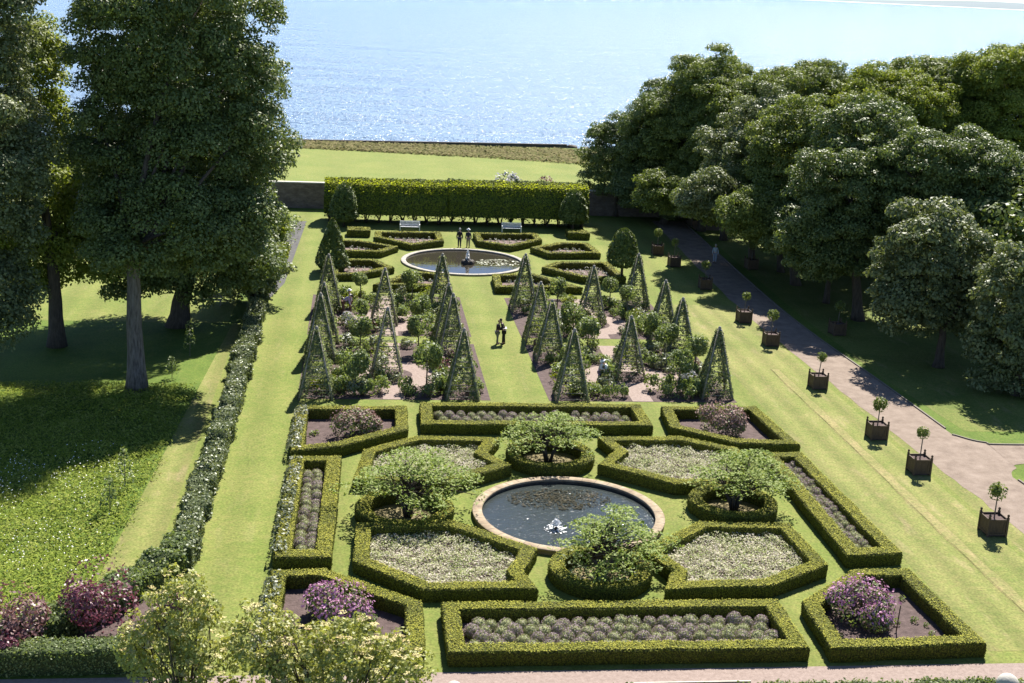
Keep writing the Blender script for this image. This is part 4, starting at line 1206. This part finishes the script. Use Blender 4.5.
tag(mb.build('undergrowth'), 'tangled leafy undergrowth inside the round hedge in front of pool', 'undergrowth', kind='stuff')

# ================================================================== LEFT SIDE
strip_hedge('shrub_hedge', [(-7.35, 51.4), (-7.3, 60), (-7.2, 70), (-7.2, 80), (-7.35, 92), (-7.5, 99)], 1.0, .9, 'loose leafy shrub hedge along the left lawn', mat=GREY_GR2, leaf=.14, dens=150, wob=.3, rough_top=.3)
strip_hedge('shrub_hedge', [(-7.3, 52.9), (-7.7, 51.2), (-8.6, 49.4), (-9.9, 47.2), (-11.4, 45.6), (-13.5, 44.6)], 1.3, 1.0, 'dark shrub hedge curving behind the purple bushes at front left', leaf=.15, dens=150, wob=.25, rough_top=.25)
strip_hedge('shrub_hedge', [(-20, 43.4), (-12, 43.35), (-7.0, 43.4)], 1.0, .95, 'trimmed glossy hedge along the gravel path at front left', leaf=.1, dens=230, wob=.08, rough_top=.06)
strip_hedge('flower_border', [(-7.6, 99.5), (-7.1, 110), (-6.7, 118)], 1.0, .6, 'bright yellow green border plants along the left lawn', mat=YEL_GR, leaf=.2, dens=70, wob=.25, rough_top=.2, cat='border')
sheet('bed_soil', [(-6.9, 99), (-5.95, 105), (-5.3, 133), (-7.4, 133), (-8, 118), (-8, 99)], .012, rough_mat('grey_soil', [(0.3, (0.06, 0.055, 0.06)), (0.7, (0.10, 0.10, 0.095))], 2, .95, .5))
sheet('bed_soil', [(-14, 42.9), (-7.5, 42.9), (-7.2, 47.5), (-8.4, 49.2), (-11, 45.3), (-14, 44.2)], .014, SOIL)
mb = MB(); rg = np.random.default_rng(14); k = 2500; yq = rg.uniform(100, 133, k)
mb.cards(np.stack([np.interp(yq, [100, 133], [-7.9, -6.9]) + rg.normal(0, .55, k), yq, .1 + .9 * rg.random(k)], 1), np.tile([0, -.2, 1.], (k, 1)), .25, SHRUB, rg, .7)
tag(mb.build('border_plants'), 'leafy border plants beside the dark bed at the far left', 'border', kind='stuff')
for i, (x, y, r, h, mat, lab) in enumerate([(-9.6, 46.4, 1.45, 2.9, PURPLE_LF, 'dark purple leaved bush in front of the shrub hedge'), (-12.9, 45.0, 1.7, 2.5, PINKISH_LF, 'dusky reddish bush at the left edge'), (-12.2, 43.9, .8, 1.2, PURPLE_LF, 'small dark purple bush low at the left edge'), (-7.0, 46.9, .7, 1.3, PINKISH_LF, 'thin reddish bush just behind the elder trees')]):
    me = plant_mesh('purple_bush', r, h, .15, 1900, [(mat, 1, False)], 300 + i, .45, lumps=5)
    obj_from('purple_bush', me, (x, y, 0), lab, 'bush', 'purple leaved bushes')
# meadow: long grass and daisies
mb = MB(); rg = np.random.default_rng(15); k = 110000
x = rg.uniform(-30, -9.2, k); y = 46.5 + 30.5 * rg.random(k)
edge = np.interp(y, [46, 52, 78], [-11.0, -10.5, -9.6])
s = (x < edge + rg.normal(0, .22, k) + .25 * np.sin(y * 1.7) * np.sin(y * .6)) & (y > np.interp(x, [-30, -13.5, -10.5], [45.5, 45.8, 50])); x, y = x[s], y[s]
hg = np.array([.30 + .25 * mnoise.noise(Vector((a * .35, b * .35, 0))) for a, b in zip(x, y)])
mb.cards(np.stack([x, y, np.maximum(.04, hg * (.4 + .6 * rg.random(len(x))))], 1), np.stack([rg.normal(0, 1, len(x)), rg.normal(-.2, 1, len(x)), np.full(len(x), 2.0)], 1), .17, MEADOW, rg, .35, .3)
tag(mb.build('meadow_grass'), 'long bright meadow grass left of the mown strip', 'grass', kind='stuff')
mb = MB(); cl = [(rg.uniform(-19, -10.6), rg.uniform(51, 63)) for _ in range(16)]
P = []
for c in cl:
    for _ in range(int(rg.integers(8, 45))):
        P.append((c[0] + rg.normal(0, 1.0), c[1] + rg.normal(0, 1.0), .42 + .12 * rg.random()))
for _ in range(330): P.append((rg.uniform(-22, -10.6), rg.uniform(49, 66), .42 + .12 * rg.random()))
P = np.array(P); P = P[(P[:, 0] < -10.6) & (P[:, 1] > 50)]
mb.cards(P, np.tile([0, -.2, 1.], (len(P), 1)), .052, DAISY, rg, .3, 1.0)
tag(mb.build('daisies'), 'white daisies scattered over the meadow', 'flowers', kind='stuff')
def sapling(px, py, h, lab, seed):
    b = at(px, py); rg = np.random.default_rng(seed)
    t = empty('sapling', (b[0], b[1], 0), lab, 'sapling', 'saplings in the meadow')
    mb = MB(); mb.tube([(0, 0, 0), (.03, 0, h * .5), (0, .02, h)], [.025, .02, .008], BARK, 5); mb.build('trunk', t)
    mb = MB(); k = 150; z = .2 + .8 * rg.random(k); q = .38 * (1.1 - z) + .08; a = rg.random(k) * 6.28
    mb.cards(np.stack([q * np.cos(a), q * np.sin(a), z * h], 1), np.tile([0, -.1, 1.], (k, 1)), .17, SHRUB, rg, .7); mb.build('crown', t)
sapling(125, 490, 2.2, 'taller thin sapling at the edge of the meadow', 1)
sapling(110, 515, 1.9, 'thin sapling at the sunny edge of the meadow', 2)
sapling(190, 356, 2.4, 'slender sapling standing near the big trunk', 3)
sapling(172, 378, 1.4, 'short sapling right of the big trunk', 4)

# big left trees
def px_ells(base, specs):
    """(px, py, rx, ry, depth offset) measured where the tree stands -> world ellipsoids"""
    d0 = depth(base); out = []
    for px, py, rx, ry, dd in specs:
        d = d0 + dd; c = on_depth(px, py, d); s = d / F
        out.append((c, (rx * s, rx * s * .92, ry * s)))
    return out
b1 = at(137, 390)
make_tree('broad_tree', (b1[0], b1[1], 0), px_ells(b1, [(176, 45, 82, 105, 0), (226, 138, 52, 84, 1), (128, 140, 50, 86, 0), (178, 225, 88, 50, 0), (178, 130, 64, 80, 0)]), 'huge dark broadleaf tree on a tall pale trunk left of the lawn', flat=.78, leaf=.2, clump=.95, mat=TREE_A, trunk_r=.54, trunk_h=9.0, seed=11, lo=.2, hi=.46, keep=.8, nt_=14, zmin=-.75, lobes=26)
b2_ = at(178, 326)
make_tree('broad_tree', (b2_[0], b2_[1], 0), px_ells(b2_, [(195, 100, 72, 110, 0), (228, 205, 44, 66, 0), (118, 170, 42, 55, 0), (152, 252, 60, 52, 0), (220, 265, 58, 38, 0)]), 'dark broadleaf tree with short leaning trunk behind the huge one', flat=.78, leaf=.24, clump=1.0, mat=TREE_A, trunk_r=.7, trunk_h=6, bark=BARK_DARK, seed=12, lo=.15, hi=.36, keep=.85, lean=(1.2, 0), nt_=10, zmin=-.75, lobes=22)
b3 = at(57, 346)
make_tree('broad_tree', (b3[0], b3[1], 0), px_ells(b3, [(36, 100, 30, 85, 0), (35, 215, 50, 66, 0), (84, 246, 38, 48, 0), (30, 262, 40, 46, 0)]), 'lighter green tree with dark ivied trunk near the left edge', flat=.8, leaf=.22, clump=.9, mat=TREE_C, trunk_r=.52, trunk_h=7, bark=BARK_DARK, seed=13, lo=.15, hi=.36, keep=.9, nt_=10, zmin=-.75, lobes=22)
b4 = at(-40, 410)
make_tree('broad_tree', (b4[0], b4[1], 0), px_ells(b4, [(-32, 20, 72, 130, 0), (-60, -60, 70, 90, 0), (-24, 190, 76, 90, 0), (-12, 300, 46, 54, 0)]), 'dark glossy tree cut off by the left edge', flat=.8, leaf=.2, clump=.9, mat=TREE_D, trunk_r=.6, trunk_h=6, seed=14, lo=.15, hi=.36, keep=.9, nt_=10, zmin=-.85, lobes=22)
b5 = at(256, 306)
make_tree('dense_shrub', (b5[0], b5[1], 0), px_ells(b5, [(254, 262, 32, 42, 0), (240, 282, 20, 24, 0)]), 'dense dark evergreen shrub right of the leaning trunk', 'shrub', leaf=.26, clump=.6, mat=TREE_D, trunk_r=.25, trunk_h=1.6, cover=.6, seed=15, zmin=-.95)
b6 = at(276, 246)
make_tree('dense_shrub', (b6[0], b6[1], 0), px_ells(b6, [(272, 225, 12, 28, 0)]), 'tall yellow green shrub at the end of the left lawn', 'shrub', leaf=.3, clump=.7, mat=TREE_C, trunk_r=.2, trunk_h=1.2, cover=.6, seed=16, zmin=-.95)
# low seat seen under the left trees
mb = MB()
p = at(212, 305); t = empty('garden_bench', (p[0], p[1], 0), 'low garden seat in the shade under the left trees', 'bench')
mb.box((0, 0, .42), (1.5, .45, .05), WOOD); mb.build('seat', t)
mb = MB(); mb.box((0, .22, .7), (1.5, .05, .4), WOOD); mb.build('backrest', t)
for sx in (-.65, .65):
    mb = MB(); mb.box((sx, 0, .2), (.07, .42, .39), WOOD); mb.build('leg', t)

# elder trees in the foreground
def elder(base, ells, lab, seed):
    rg = np.random.default_rng(seed)
    t = empty('elder_tree', base, lab, 'tree', 'elder trees in the foreground')
    loc = np.array(base, float); le = [(np.array(c) - loc, r) for c, r in ells]
    tm = MB(); tg = []
    for c, r in le:
        for d in ellipsoid_points(9, rg, -.2): tg.append(c + d * np.array(r) * .85)
    limbs(tm, (0, 0, 0), .08, 3.2, .16, tg, BARK, rg)
    tm.build('trunk', t)
    cm = MB(); crown(cm, le, .12, .26, ELDER, rg, cover=.4, lo=.22, hi=.5, keep=.42, zmin=-.7, inner=.15, flat=.7, up=.35, lobes=14); cm.build('crown', t)
    fm = MB()
    for c, r in le:
        d = ellipsoid_points(24, rg, -.1)
        for q in d:
            p0 = c + q * np.array(r) * (.9 + .15 * rg.random()); n = 26; a = rg.random(n) * 6.28; w = .11 * np.sqrt(rg.random(n))
            fm.cards(np.stack([p0[0] + w * np.cos(a), p0[1] + w * np.sin(a), p0[2] + .03 * rg.random(n)], 1), np.tile([0, 0, 1.], (n, 1)), .06, ELDER_FL, rg, .35, .9)
    fm.build('blossom', t)
def dell(specs, d):
    out = []
    for px, py, rx, ry, dd in specs:
        c = on_depth(px, py, d + dd); s = (d + dd) / F; out.append((c, (rx * s, rx * s, ry * s)))
    return out
e1 = dell([(178, 612, 34, 42, 0), (150, 650, 28, 40, 0), (205, 660, 40, 45, .3), (180, 720, 50, 60, 0)], 36.5)
elder((e1[0][0][0], e1[0][0][1], 0), e1, 'pale flowering elder tree at the bottom left, the taller one', 41)
e2 = dell([(262, 640, 30, 38, 0), (300, 662, 38, 40, .2), (350, 648, 36, 34, 0), (390, 668, 36, 30, 0), (330, 720, 85, 60, 0)], 36.0)
elder((e2[4][0][0], e2[4][0][1], 0), e2, 'pale flowering elder tree spreading along the bottom edge', 42)

# ivy-topped terrace wall under the camera, and the stone ball on it
iv = empty('terrace_wall', (17, 39.4, 0), 'terrace wall topped with leafy creeper along the bottom edge', 'wall')
mb = MB(); mb.box((0, 0, .3), (34, .7, .6), WALL); mb.build('masonry', iv)
mb = MB(); rg = np.random.default_rng(44)
hedge_mesh(mb, [(-17 + 3.4 * i, .55) for i in range(11)], [(-17 + 3.4 * i, -.5) for i in range(11)], False, .95, .12, 200, SHRUB, SHRUB_BODY, rg, .12, .7, .5, .08, .06)
mb.build('creeper', iv)
p = on_depth(1008, 681, 38.0)
mb = MB(); mb.lathe([(.42, 0), (.42, .1), (.3, .16), (.3, p[2] - .75), (.4, p[2] - .7), (.4, p[2] - .6), (.16, p[2] - .5), (.14, p[2] - .36), (.2, p[2] - .3)], (0, 0, 0), STONE_PALE, 24)
mb.blob((0, 0, p[2] - .1), (.32, .32, .32), STONE_PALE, 0, 24, 14)
tag(mb.build('stone_ball_finial', loc=(p[0], p[1], 0)), 'pale stone ball finial at the bottom right corner', 'finial')
p = on_depth(454, 683, 38.0)
mb = MB(); mb.lathe([(.34, 0), (.34, .1), (.25, .16), (.25, p[2] - .75), (.34, p[2] - .7), (.34, p[2] - .6), (.12, p[2] - .5), (.11, p[2] - .36), (.2, p[2] - .3)], (0, 0, 0), STONE_PALE, 24)
mb.blob((0, 0, p[2] - .22), (.26, .26, .26), STONE_PALE, 0, 24, 14)
tag(mb.build('stone_ball_finial', loc=(p[0], p[1], 0)), 'tip of a pale stone finial at the bottom edge', 'finial')

# ================================================================== WOOD ON THE RIGHT
protos = {}
def wood_tree(base_px, spec, lab, leaf=.21, clump=.78, mat=TREE_B, tr=.35, th=5.0, seed=1, cover=.58, lean=(0, 0), keep=.9, zmin=-.85):
    b = at(*base_px)
    return make_tree('woodland_tree', (b[0], b[1], 0), px_ells(b, spec), lab, 'tree', 'trees in the wood on the right', leaf, clump, mat, tr, th, BARK_DARK, cover, seed, keep, lean, zmin, .12, 10, lobes=26, lo=.15, hi=.38)
wood_tree((615, 216), [(618, 165, 32, 48, 0), (640, 150, 30, 45, 1)], 'rounded dark tree at the seaward end of the wood', tr=.35, th=3.5, seed=101, mat=TREE_A)
wood_tree((664, 224), [(655, 140, 36, 50, 0), (680, 110, 38, 36, 2), (650, 185, 34, 30, 0)], 'tree second from the seaward end of the wood', seed=102, mat=TREE_A, tr=.4)
wood_tree((701, 231), [(715, 92, 45, 36, 0), (690, 140, 44, 42, 0), (700, 185, 38, 26, 0), (662, 192, 28, 22, -8)], 'tall dark tree forming the left peak of the wood', seed=103, mat=TREE_B, tr=.4)
wood_tree((723, 240), [(735, 150, 45, 50, 0), (742, 108, 42, 30, 0)], 'mid green tree right of the tall left peak', seed=104, mat=TREE_B, tr=.35)
wood_tree((752, 267), [(748, 170, 50, 45, 0), (775, 130, 45, 42, 2), (735, 205, 40, 24, 0), (708, 198, 30, 24, -5)], 'tree above the dappled part of the drive', seed=105, mat=TREE_D, tr=.35, lean=(-.6, 0))
wood_tree((796, 285), [(800, 150, 55, 50, 0), (788, 236, 40, 22, 1), (790, 205, 50, 36, 0), (830, 190, 40, 50, 0), (750, 214, 30, 24, -4)], 'tree with forked trunk leaning over the drive', seed=106, mat=TREE_B, tr=.4, lean=(-1.2, .3))
wood_tree((800, 245), [(812, 95, 52, 34, 0), (850, 110, 50, 34, 0), (780, 100, 35, 30, 0)], 'tall tree at the back of the wood, middle of the skyline', seed=107, mat=TREE_B, tr=.45, th=9)
wood_tree((858, 320), [(850, 190, 55, 50, 0), (835, 258, 40, 26, 0), (870, 140, 50, 40, 2), (830, 240, 45, 36, 0), (880, 240, 40, 36, 0)], 'broad tree with pale leaning trunk in the middle of the wood', seed=108, mat=TREE_A, tr=.45, lean=(-.8, 0))
wood_tree((880, 260), [(885, 105, 50, 34, 0), (915, 120, 48, 38, 0), (870, 150, 50, 40, 0)], 'sunlit yellowish topped tree behind the broad middle one', seed=109, mat=TREE_C, tr=.4, th=8)
wood_tree((940, 255), [(930, 85, 48, 26, 0), (965, 90, 45, 30, 0), (950, 140, 55, 40, 0)], 'tall tree on the skyline left of the right edge', seed=110, mat=TREE_B, tr=.45, th=9)
wood_tree((1010, 265), [(1000, 80, 50, 30, 0), (1040, 85, 45, 40, 0), (1000, 140, 60, 45, 0)], 'tallest skyline tree at the right edge', seed=111, mat=TREE_C, tr=.45, th=9)
wood_tree((940, 330), [(925, 170, 55, 36, 0), (970, 170, 50, 36, 0), (940, 215, 60, 30, 0)], 'shadowy tree behind the big round bush tree', seed=112, mat=TREE_A, tr=.45)
wood_tree((938, 367), [(940, 255, 60, 52, 0), (915, 300, 42, 40, 0), (965, 300, 40, 45, 0)], 'dense round bush tree beside the drive', seed=113, mat=TREE_D, leaf=.26, clump=.75, tr=.35, th=3, zmin=-.85, keep=.95)
wood_tree((1016, 395), [(1022, 300, 45, 55, 0), (1005, 345, 34, 42, 0), (1040, 360, 40, 40, 0)], 'dusky leaved tree cut off by the right edge', seed=114, mat=TREE_D, leaf=.26, clump=.75, tr=.3, th=3, zmin=-.9, keep=.95)
wood_tree((1040, 330), [(1030, 205, 45, 45, 0), (1000, 220, 34, 30, 0)], 'tree at the right edge above the dusky leaved one', seed=115, mat=TREE_B, tr=.4)
wood_tree((690, 219), [(690, 180, 45, 30, 0), (725, 175, 45, 32, 0)], 'low shadowy tree at the back of the wood by the cross path', seed=116, mat=TREE_A, tr=.3, th=3)
wood_tree((781, 272), [(738, 190, 42, 32, 0), (772, 212, 44, 30, 0), (705, 200, 30, 22, 0)], 'tree reaching its boughs out over the shaded drive', seed=120, mat=TREE_B, tr=.3, lean=(-1, 0))
wood_tree((690, 226), [(668, 195, 32, 24, 0), (640, 190, 24, 20, 0)], 'low spreading tree overhanging the far end of the drive', seed=121, mat=TREE_A, tr=.25, th=3)
wood_tree((826, 303), [(800, 235, 36, 30, 0), (835, 225, 36, 36, 0)], 'slim tree in the shade right of the forked trunk', seed=117, mat=TREE_A, tr=.25)
wood_tree((870, 240), [(880, 190, 50, 34, 0), (930, 200, 50, 30, 0), (820, 190, 45, 28, 0)], 'low dense tree filling the dark back of the wood', seed=118, mat=TREE_A, tr=.35, th=3)
wood_tree((985, 300), [(985, 225, 45, 42, 0), (1020, 240, 40, 40, 0)], 'low dark tree between the round bush tree and right edge', seed=119, mat=TREE_A, tr=.3, th=3, zmin=-.9)

for i, (x, y, r, h, lab) in enumerate([(46, 112, 4.8, 13, 'tree deep in the wood behind the forked trunk'), (52, 103, 5, 13, 'tree deep in the wood behind the broad middle tree'), (56, 120, 5, 13, 'tree deepest in the wood under the skyline'), (50, 92, 4.5, 12, 'tree deep in the wood behind the round bush tree')]):
    make_tree('woodland_tree', (x, y, 0), [((x, y, h * .62), (r, r, h * .36)), ((x - 1.5, y - 1, h * .45), (r * .8, r * .8, h * .22))], lab, 'tree', 'trees in the wood on the right', .4, 1.3, TREE_A, .35, 5, BARK_DARK, .5, 130 + i, .9)

# ================================================================== PEOPLE
SKIN = plain('skin', (0.48, 0.30, 0.22), .6)
def skin_mesh(name, V, E, rad, mat, root=0, sub=1):
    me = bpy.data.meshes.new(name); me.from_pydata([tuple(v) for v in V], E, []); me.update()
    o = bpy.data.objects.new(name, me); COL.objects.link(o)
    md = o.modifiers.new('skin', 'SKIN'); md.use_smooth_shade = True
    sv = me.skin_vertices[0].data
    for i, r in enumerate(rad): sv[i].radius = (r, r) if not hasattr(r, '__len__') else r; sv[i].use_root = (i == root)
    ss = o.modifiers.new('sub', 'SUBSURF'); ss.levels = sub; ss.render_levels = sub
    dg = bpy.context.evaluated_depsgraph_get()
    out = bpy.data.meshes.new_from_object(o.evaluated_get(dg)); out.name = name
    bpy.data.objects.remove(o); bpy.data.meshes.remove(me)
    out.materials.clear(); out.materials.append(mat)
    return out
def person(loc, rz, lab, top, legs, hair, lean=0.0, hold=False, hat=None, hgt=1.7, skirt=False, stride=.06, seed=0):
    """standing figure facing +X of its own frame, one continuous body under its clothes"""
    t = empty('person', loc, lab, 'person', None, rz)
    k = hgt / 1.7
    pel = Vector((0, 0, .92)); c, s = math.cos(lean), math.sin(lean)
    def up_(x, y, z):   # point above the pelvis, leaning forward with the trunk
        return pel + Vector((x * c + z * s, y, -x * s + z * c))
    V = []; E = []; Rr = []
    def add(p, r, par=None):
        V.append(Vector(p) * k); Rr.append(r * k if not hasattr(r, '__len__') else (r[0] * k, r[1] * k))
        if par is not None: E.append((par, len(V) - 1))
        return len(V) - 1
    pv = add(pel, .135); ab = add(up_(0, 0, .2), .125, pv); chs = add(up_(.01, 0, .4), .15, ab); nk0 = add(up_(0, 0, .53), .075, chs)
    nk = add(up_(.02, 0, .6), .055, nk0); hd0 = add(up_(.04, 0, .67), .078, nk); hd = add(up_(.03, 0, .76), .088, hd0)
    arms = {}; legsi = {}
    for sy in (-1, 1):
        sh = add(up_(0, sy * .17, .47), .065, chs)
        if hold:
            el = add(up_(.06, sy * .23, .2), .045, sh); wr = add(up_(.27, sy * .12, .22), .032, el); hn = add(up_(.34, sy * .07, .24), .036, wr)
        elif lean > .5:
            sh_w = V[sh] / k
            el = add(sh_w + Vector((.05, sy * .05, -.27)), .045, sh); wr = add(sh_w + Vector((.14, sy * .0, -.50)), .032, el); hn = add(sh_w + Vector((.17, sy * -.01, -.58)), .036, wr)
        else:
            el = add(up_(-.03, sy * .24, .2), .045, sh); wr = add(up_(.03, sy * .26, -.04), .032, el); hn = add(up_(.05, sy * .255, -.12), .036, wr)
        arms[sy] = (sh, el, wr, hn)
        hv = (V[hn] - V[wr]).normalized(); side = Vector((0, 1, 0)) if abs(hv.y) < .8 else Vector((1, 0, 0)); fan = hv.cross(side).normalized()
        for q, ln in zip((-1.5, -.5, .5, 1.5), (.062, .078, .083, .07)):
            f1 = add(V[hn] / k + fan * q * .016 + hv * ln * .6, .0085, hn); add(V[f1] / k + hv * ln * .4 - side * sy * .012, .007, f1)
        th = add(V[hn] / k + fan * -.05 + hv * .01, .0095, hn); add(V[th] / k + hv * .035, .008, th)
        hp = add((0, sy * .09, .86), .1, pv); kn = add((.02 + sy * stride * .5, sy * .1, .48), .06, hp); an = add((sy * stride, sy * .1, .08), .043, kn)
        he = add((sy * stride - .03, sy * .1, .045), .042, an); to = add((sy * stride + .16, sy * .115, .035), (.034, .034), an)
        legsi[sy] = (hp, kn, an)
    me = skin_mesh('body', V, E, Rr, SKIN, pv)
    o = bpy.data.objects.new('body', me); COL.objects.link(o); o.parent = t
    def garment(name, idxs, edges, grow, mat, radfix=None):
        m = {i: j for j, i in enumerate(idxs)}
        r = [(Rr[i] if not hasattr(Rr[i], '__len__') else Rr[i][0]) + grow for i in idxs]
        if radfix:
            for i, q in radfix.items(): r[m[i]] = q * k
        g = skin_mesh(name, [V[i] for i in idxs], [(m[a], m[b]) for a, b in edges], r, mat, 0)
        ob = bpy.data.objects.new(name, g); COL.objects.link(ob); ob.parent = t
    a, b = arms[-1], arms[1]
    garment('jacket', [pv, ab, chs, nk0, a[0], a[1], a[2], b[0], b[1], b[2]], [(pv, ab), (ab, chs), (chs, nk0), (chs, a[0]), (a[0], a[1]), (a[1], a[2]), (chs, b[0]), (b[0], b[1]), (b[1], b[2])], .022, top)
    la, lb = legsi[-1], legsi[1]
    garment('trousers', [pv, la[0], la[1], la[2], lb[0], lb[1], lb[2]], [(pv, la[0]), (la[0], la[1]), (la[1], la[2]), (pv, lb[0]), (lb[0], lb[1]), (lb[1], lb[2])], .02, legs, {la[2]: .06, lb[2]: .06})
    # shoes, hair, features
    mb = MB()
    for sy in (-1, 1): mb.blob(((sy * stride + .06) * k, sy * .108 * k, .045 * k), (.14 * k, .052 * k, .05 * k), plain('shoe', (.03, .028, .026)), 0, 12, 8)
    mb.build('shoes', t)
    H = V[hd]; fwd = Vector((c, 0, -s)); upv = Vector((s, 0, c))
    mb = MB()
    mb.blob(tuple(H - fwd * .018 * k + upv * .025 * k), (.105 * k, .1 * k, .105 * k), hair, .03, 14, 9, seed)
    mb.build('hair', t)
    mb = MB()
    for sy in (-.033, .033): mb.blob(tuple(H + fwd * .092 * k + Vector((0, sy * k, 0)) - upv * .012 * k), (.011 * k,) * 3, plain('eye', (.05, .04, .035)), 0, 8, 6)
    mb.blob(tuple(H + fwd * .1 * k - upv * .04 * k), (.02 * k, .015 * k, .024 * k), SKIN, 0, 8, 6)
    mb.blob(tuple(H + fwd * .088 * k - upv * .085 * k), (.012 * k, .026 * k, .008 * k), plain('lip', (.35, .15, .13)), 0, 8, 6)
    for sy in (-.09, .09): mb.blob(tuple(H + Vector((0, sy * k, 0)) - upv * .02 * k), (.022 * k, .01 * k, .032 * k), SKIN, 0, 8, 6)
    mb.build('face', t)
    if hat:
        mb = MB(); mb.lathe([(.19, .0), (.2, .012), (.115, .02), (.108, .09), (.07, .125), (.0, .13)], (0, 0, 0), hat, 20)
        ho = mb.build('hat', t); ho.location = H + upv * .055 * k; ho.rotation_euler = (0, lean, 0)
    return t
BLACK = plain('black_cloth', (.016, .015, .018)); MAROON = plain('dark_plum_cloth', (.035, .018, .022)); GREYTR = plain('grey_cloth', (.16, .165, .15)); NAVY = plain('navy_cloth', (.03, .032, .055))
KHAKI = plain('khaki_cloth', (.24, .2, .16)); LILAC = plain('lilac_cloth', (.36, .33, .5)); PALE = plain('pale_cloth', (.62, .6, .6)); MAUVE = plain('mauve_cloth', (.2, .17, .26)); WHITE = plain('white_cloth', (.8, .8, .8))
HAIR_D = plain('dark_hair', (.03, .022, .018)); HAIR_L = plain('fair_hair', (.33, .24, .14)); HAIR_G = plain('grey_hair', (.4, .39, .37))
BROWN_TR = plain('brown_cloth', (.12, .07, .06))
p1 = at(497, 344); p2 = at(503.5, 344)
person((p1[0], p1[1], 0), R(12), 'person in dark top and grey skirted trousers holding a white paper on the walk', MAROON, GREYTR, HAIR_L, .12, True, seed=1, hgt=1.66)
person((p2[0], p2[1], 0), R(172), 'person in dark jacket bending over a paper on the walk', BLACK, BLACK, HAIR_D, .3, True, seed=2, hgt=1.78)
mb = MB()
q = np.array([p1[0] + .47, p1[1] - .06, 1.13]); n = 8; vv = []
for i in range(n):
    for j in (0, 1): vv.append((q[0] - .17 + .34 * j, q[1] - .24 + .48 * i / (n - 1), q[2] + .05 * abs(i - 3.5) / 3.5 + .03 * j))
vv2 = [(a, b, c + .004) for a, b, c in vv]
mb.add(vv + vv2, [(2 * i, 2 * i + 1, 2 * i + 3, 2 * i + 2) for i in range(n - 1)] + [(2 * i + 16, 2 * i + 18, 2 * i + 19, 2 * i + 17) for i in range(n - 1)], WHITE)
tag(mb.build('folded_map'), 'open white paper held between the two people on the walk', 'paper')
p3 = at(459.3, 247.6); p4 = at(468, 247.6)
person((p3[0], p3[1], 0), R(80), 'person in black top and dark trousers standing behind the far pool', BLACK, NAVY, HAIR_G, 0, False, seed=3, hgt=1.78)
person((p4[0], p4[1], 0), R(95), 'person in navy top, khaki trousers and white hat behind the far pool', NAVY, KHAKI, HAIR_G, 0, False, WHITE, 1.7, seed=4)
p5 = at(599, 384); p6 = at(607.5, 384)
person((p5[0], p5[1], 0), R(-20), 'dark haired person in pale shirt and mauve trousers among the roses', PALE, MAUVE, HAIR_D, .15, True, seed=5, hgt=1.65)
person((p6[0], p6[1], 0), R(190), 'person in white with white hat stooping among the roses', WHITE, PALE, HAIR_G, .55, False, WHITE, 1.65, seed=6)
p9 = at(714.5, 263)
person((p9[0], p9[1], 0), R(250), 'person in pale blue clothes standing in the shade beside the drive', plain('pale_blue_cloth', (.35, .42, .5)), plain('faded_blue_cloth', (.25, .3, .38)), HAIR_G, 0, False, seed=9, hgt=1.72)
p7 = at(343, 313); p8 = at(350.5, 312)
person((p7[0], p7[1], 0), R(5), 'person in lilac shirt bending over plants in the left rose garden', LILAC, BROWN_TR, HAIR_D, 1.0, False, seed=7, hgt=1.7)
person((p8[0], p8[1], 0), R(190), 'person in pale shirt and white hat standing in the left rose garden', PALE, BROWN_TR, HAIR_L, .1, False, WHITE, 1.66, seed=8)
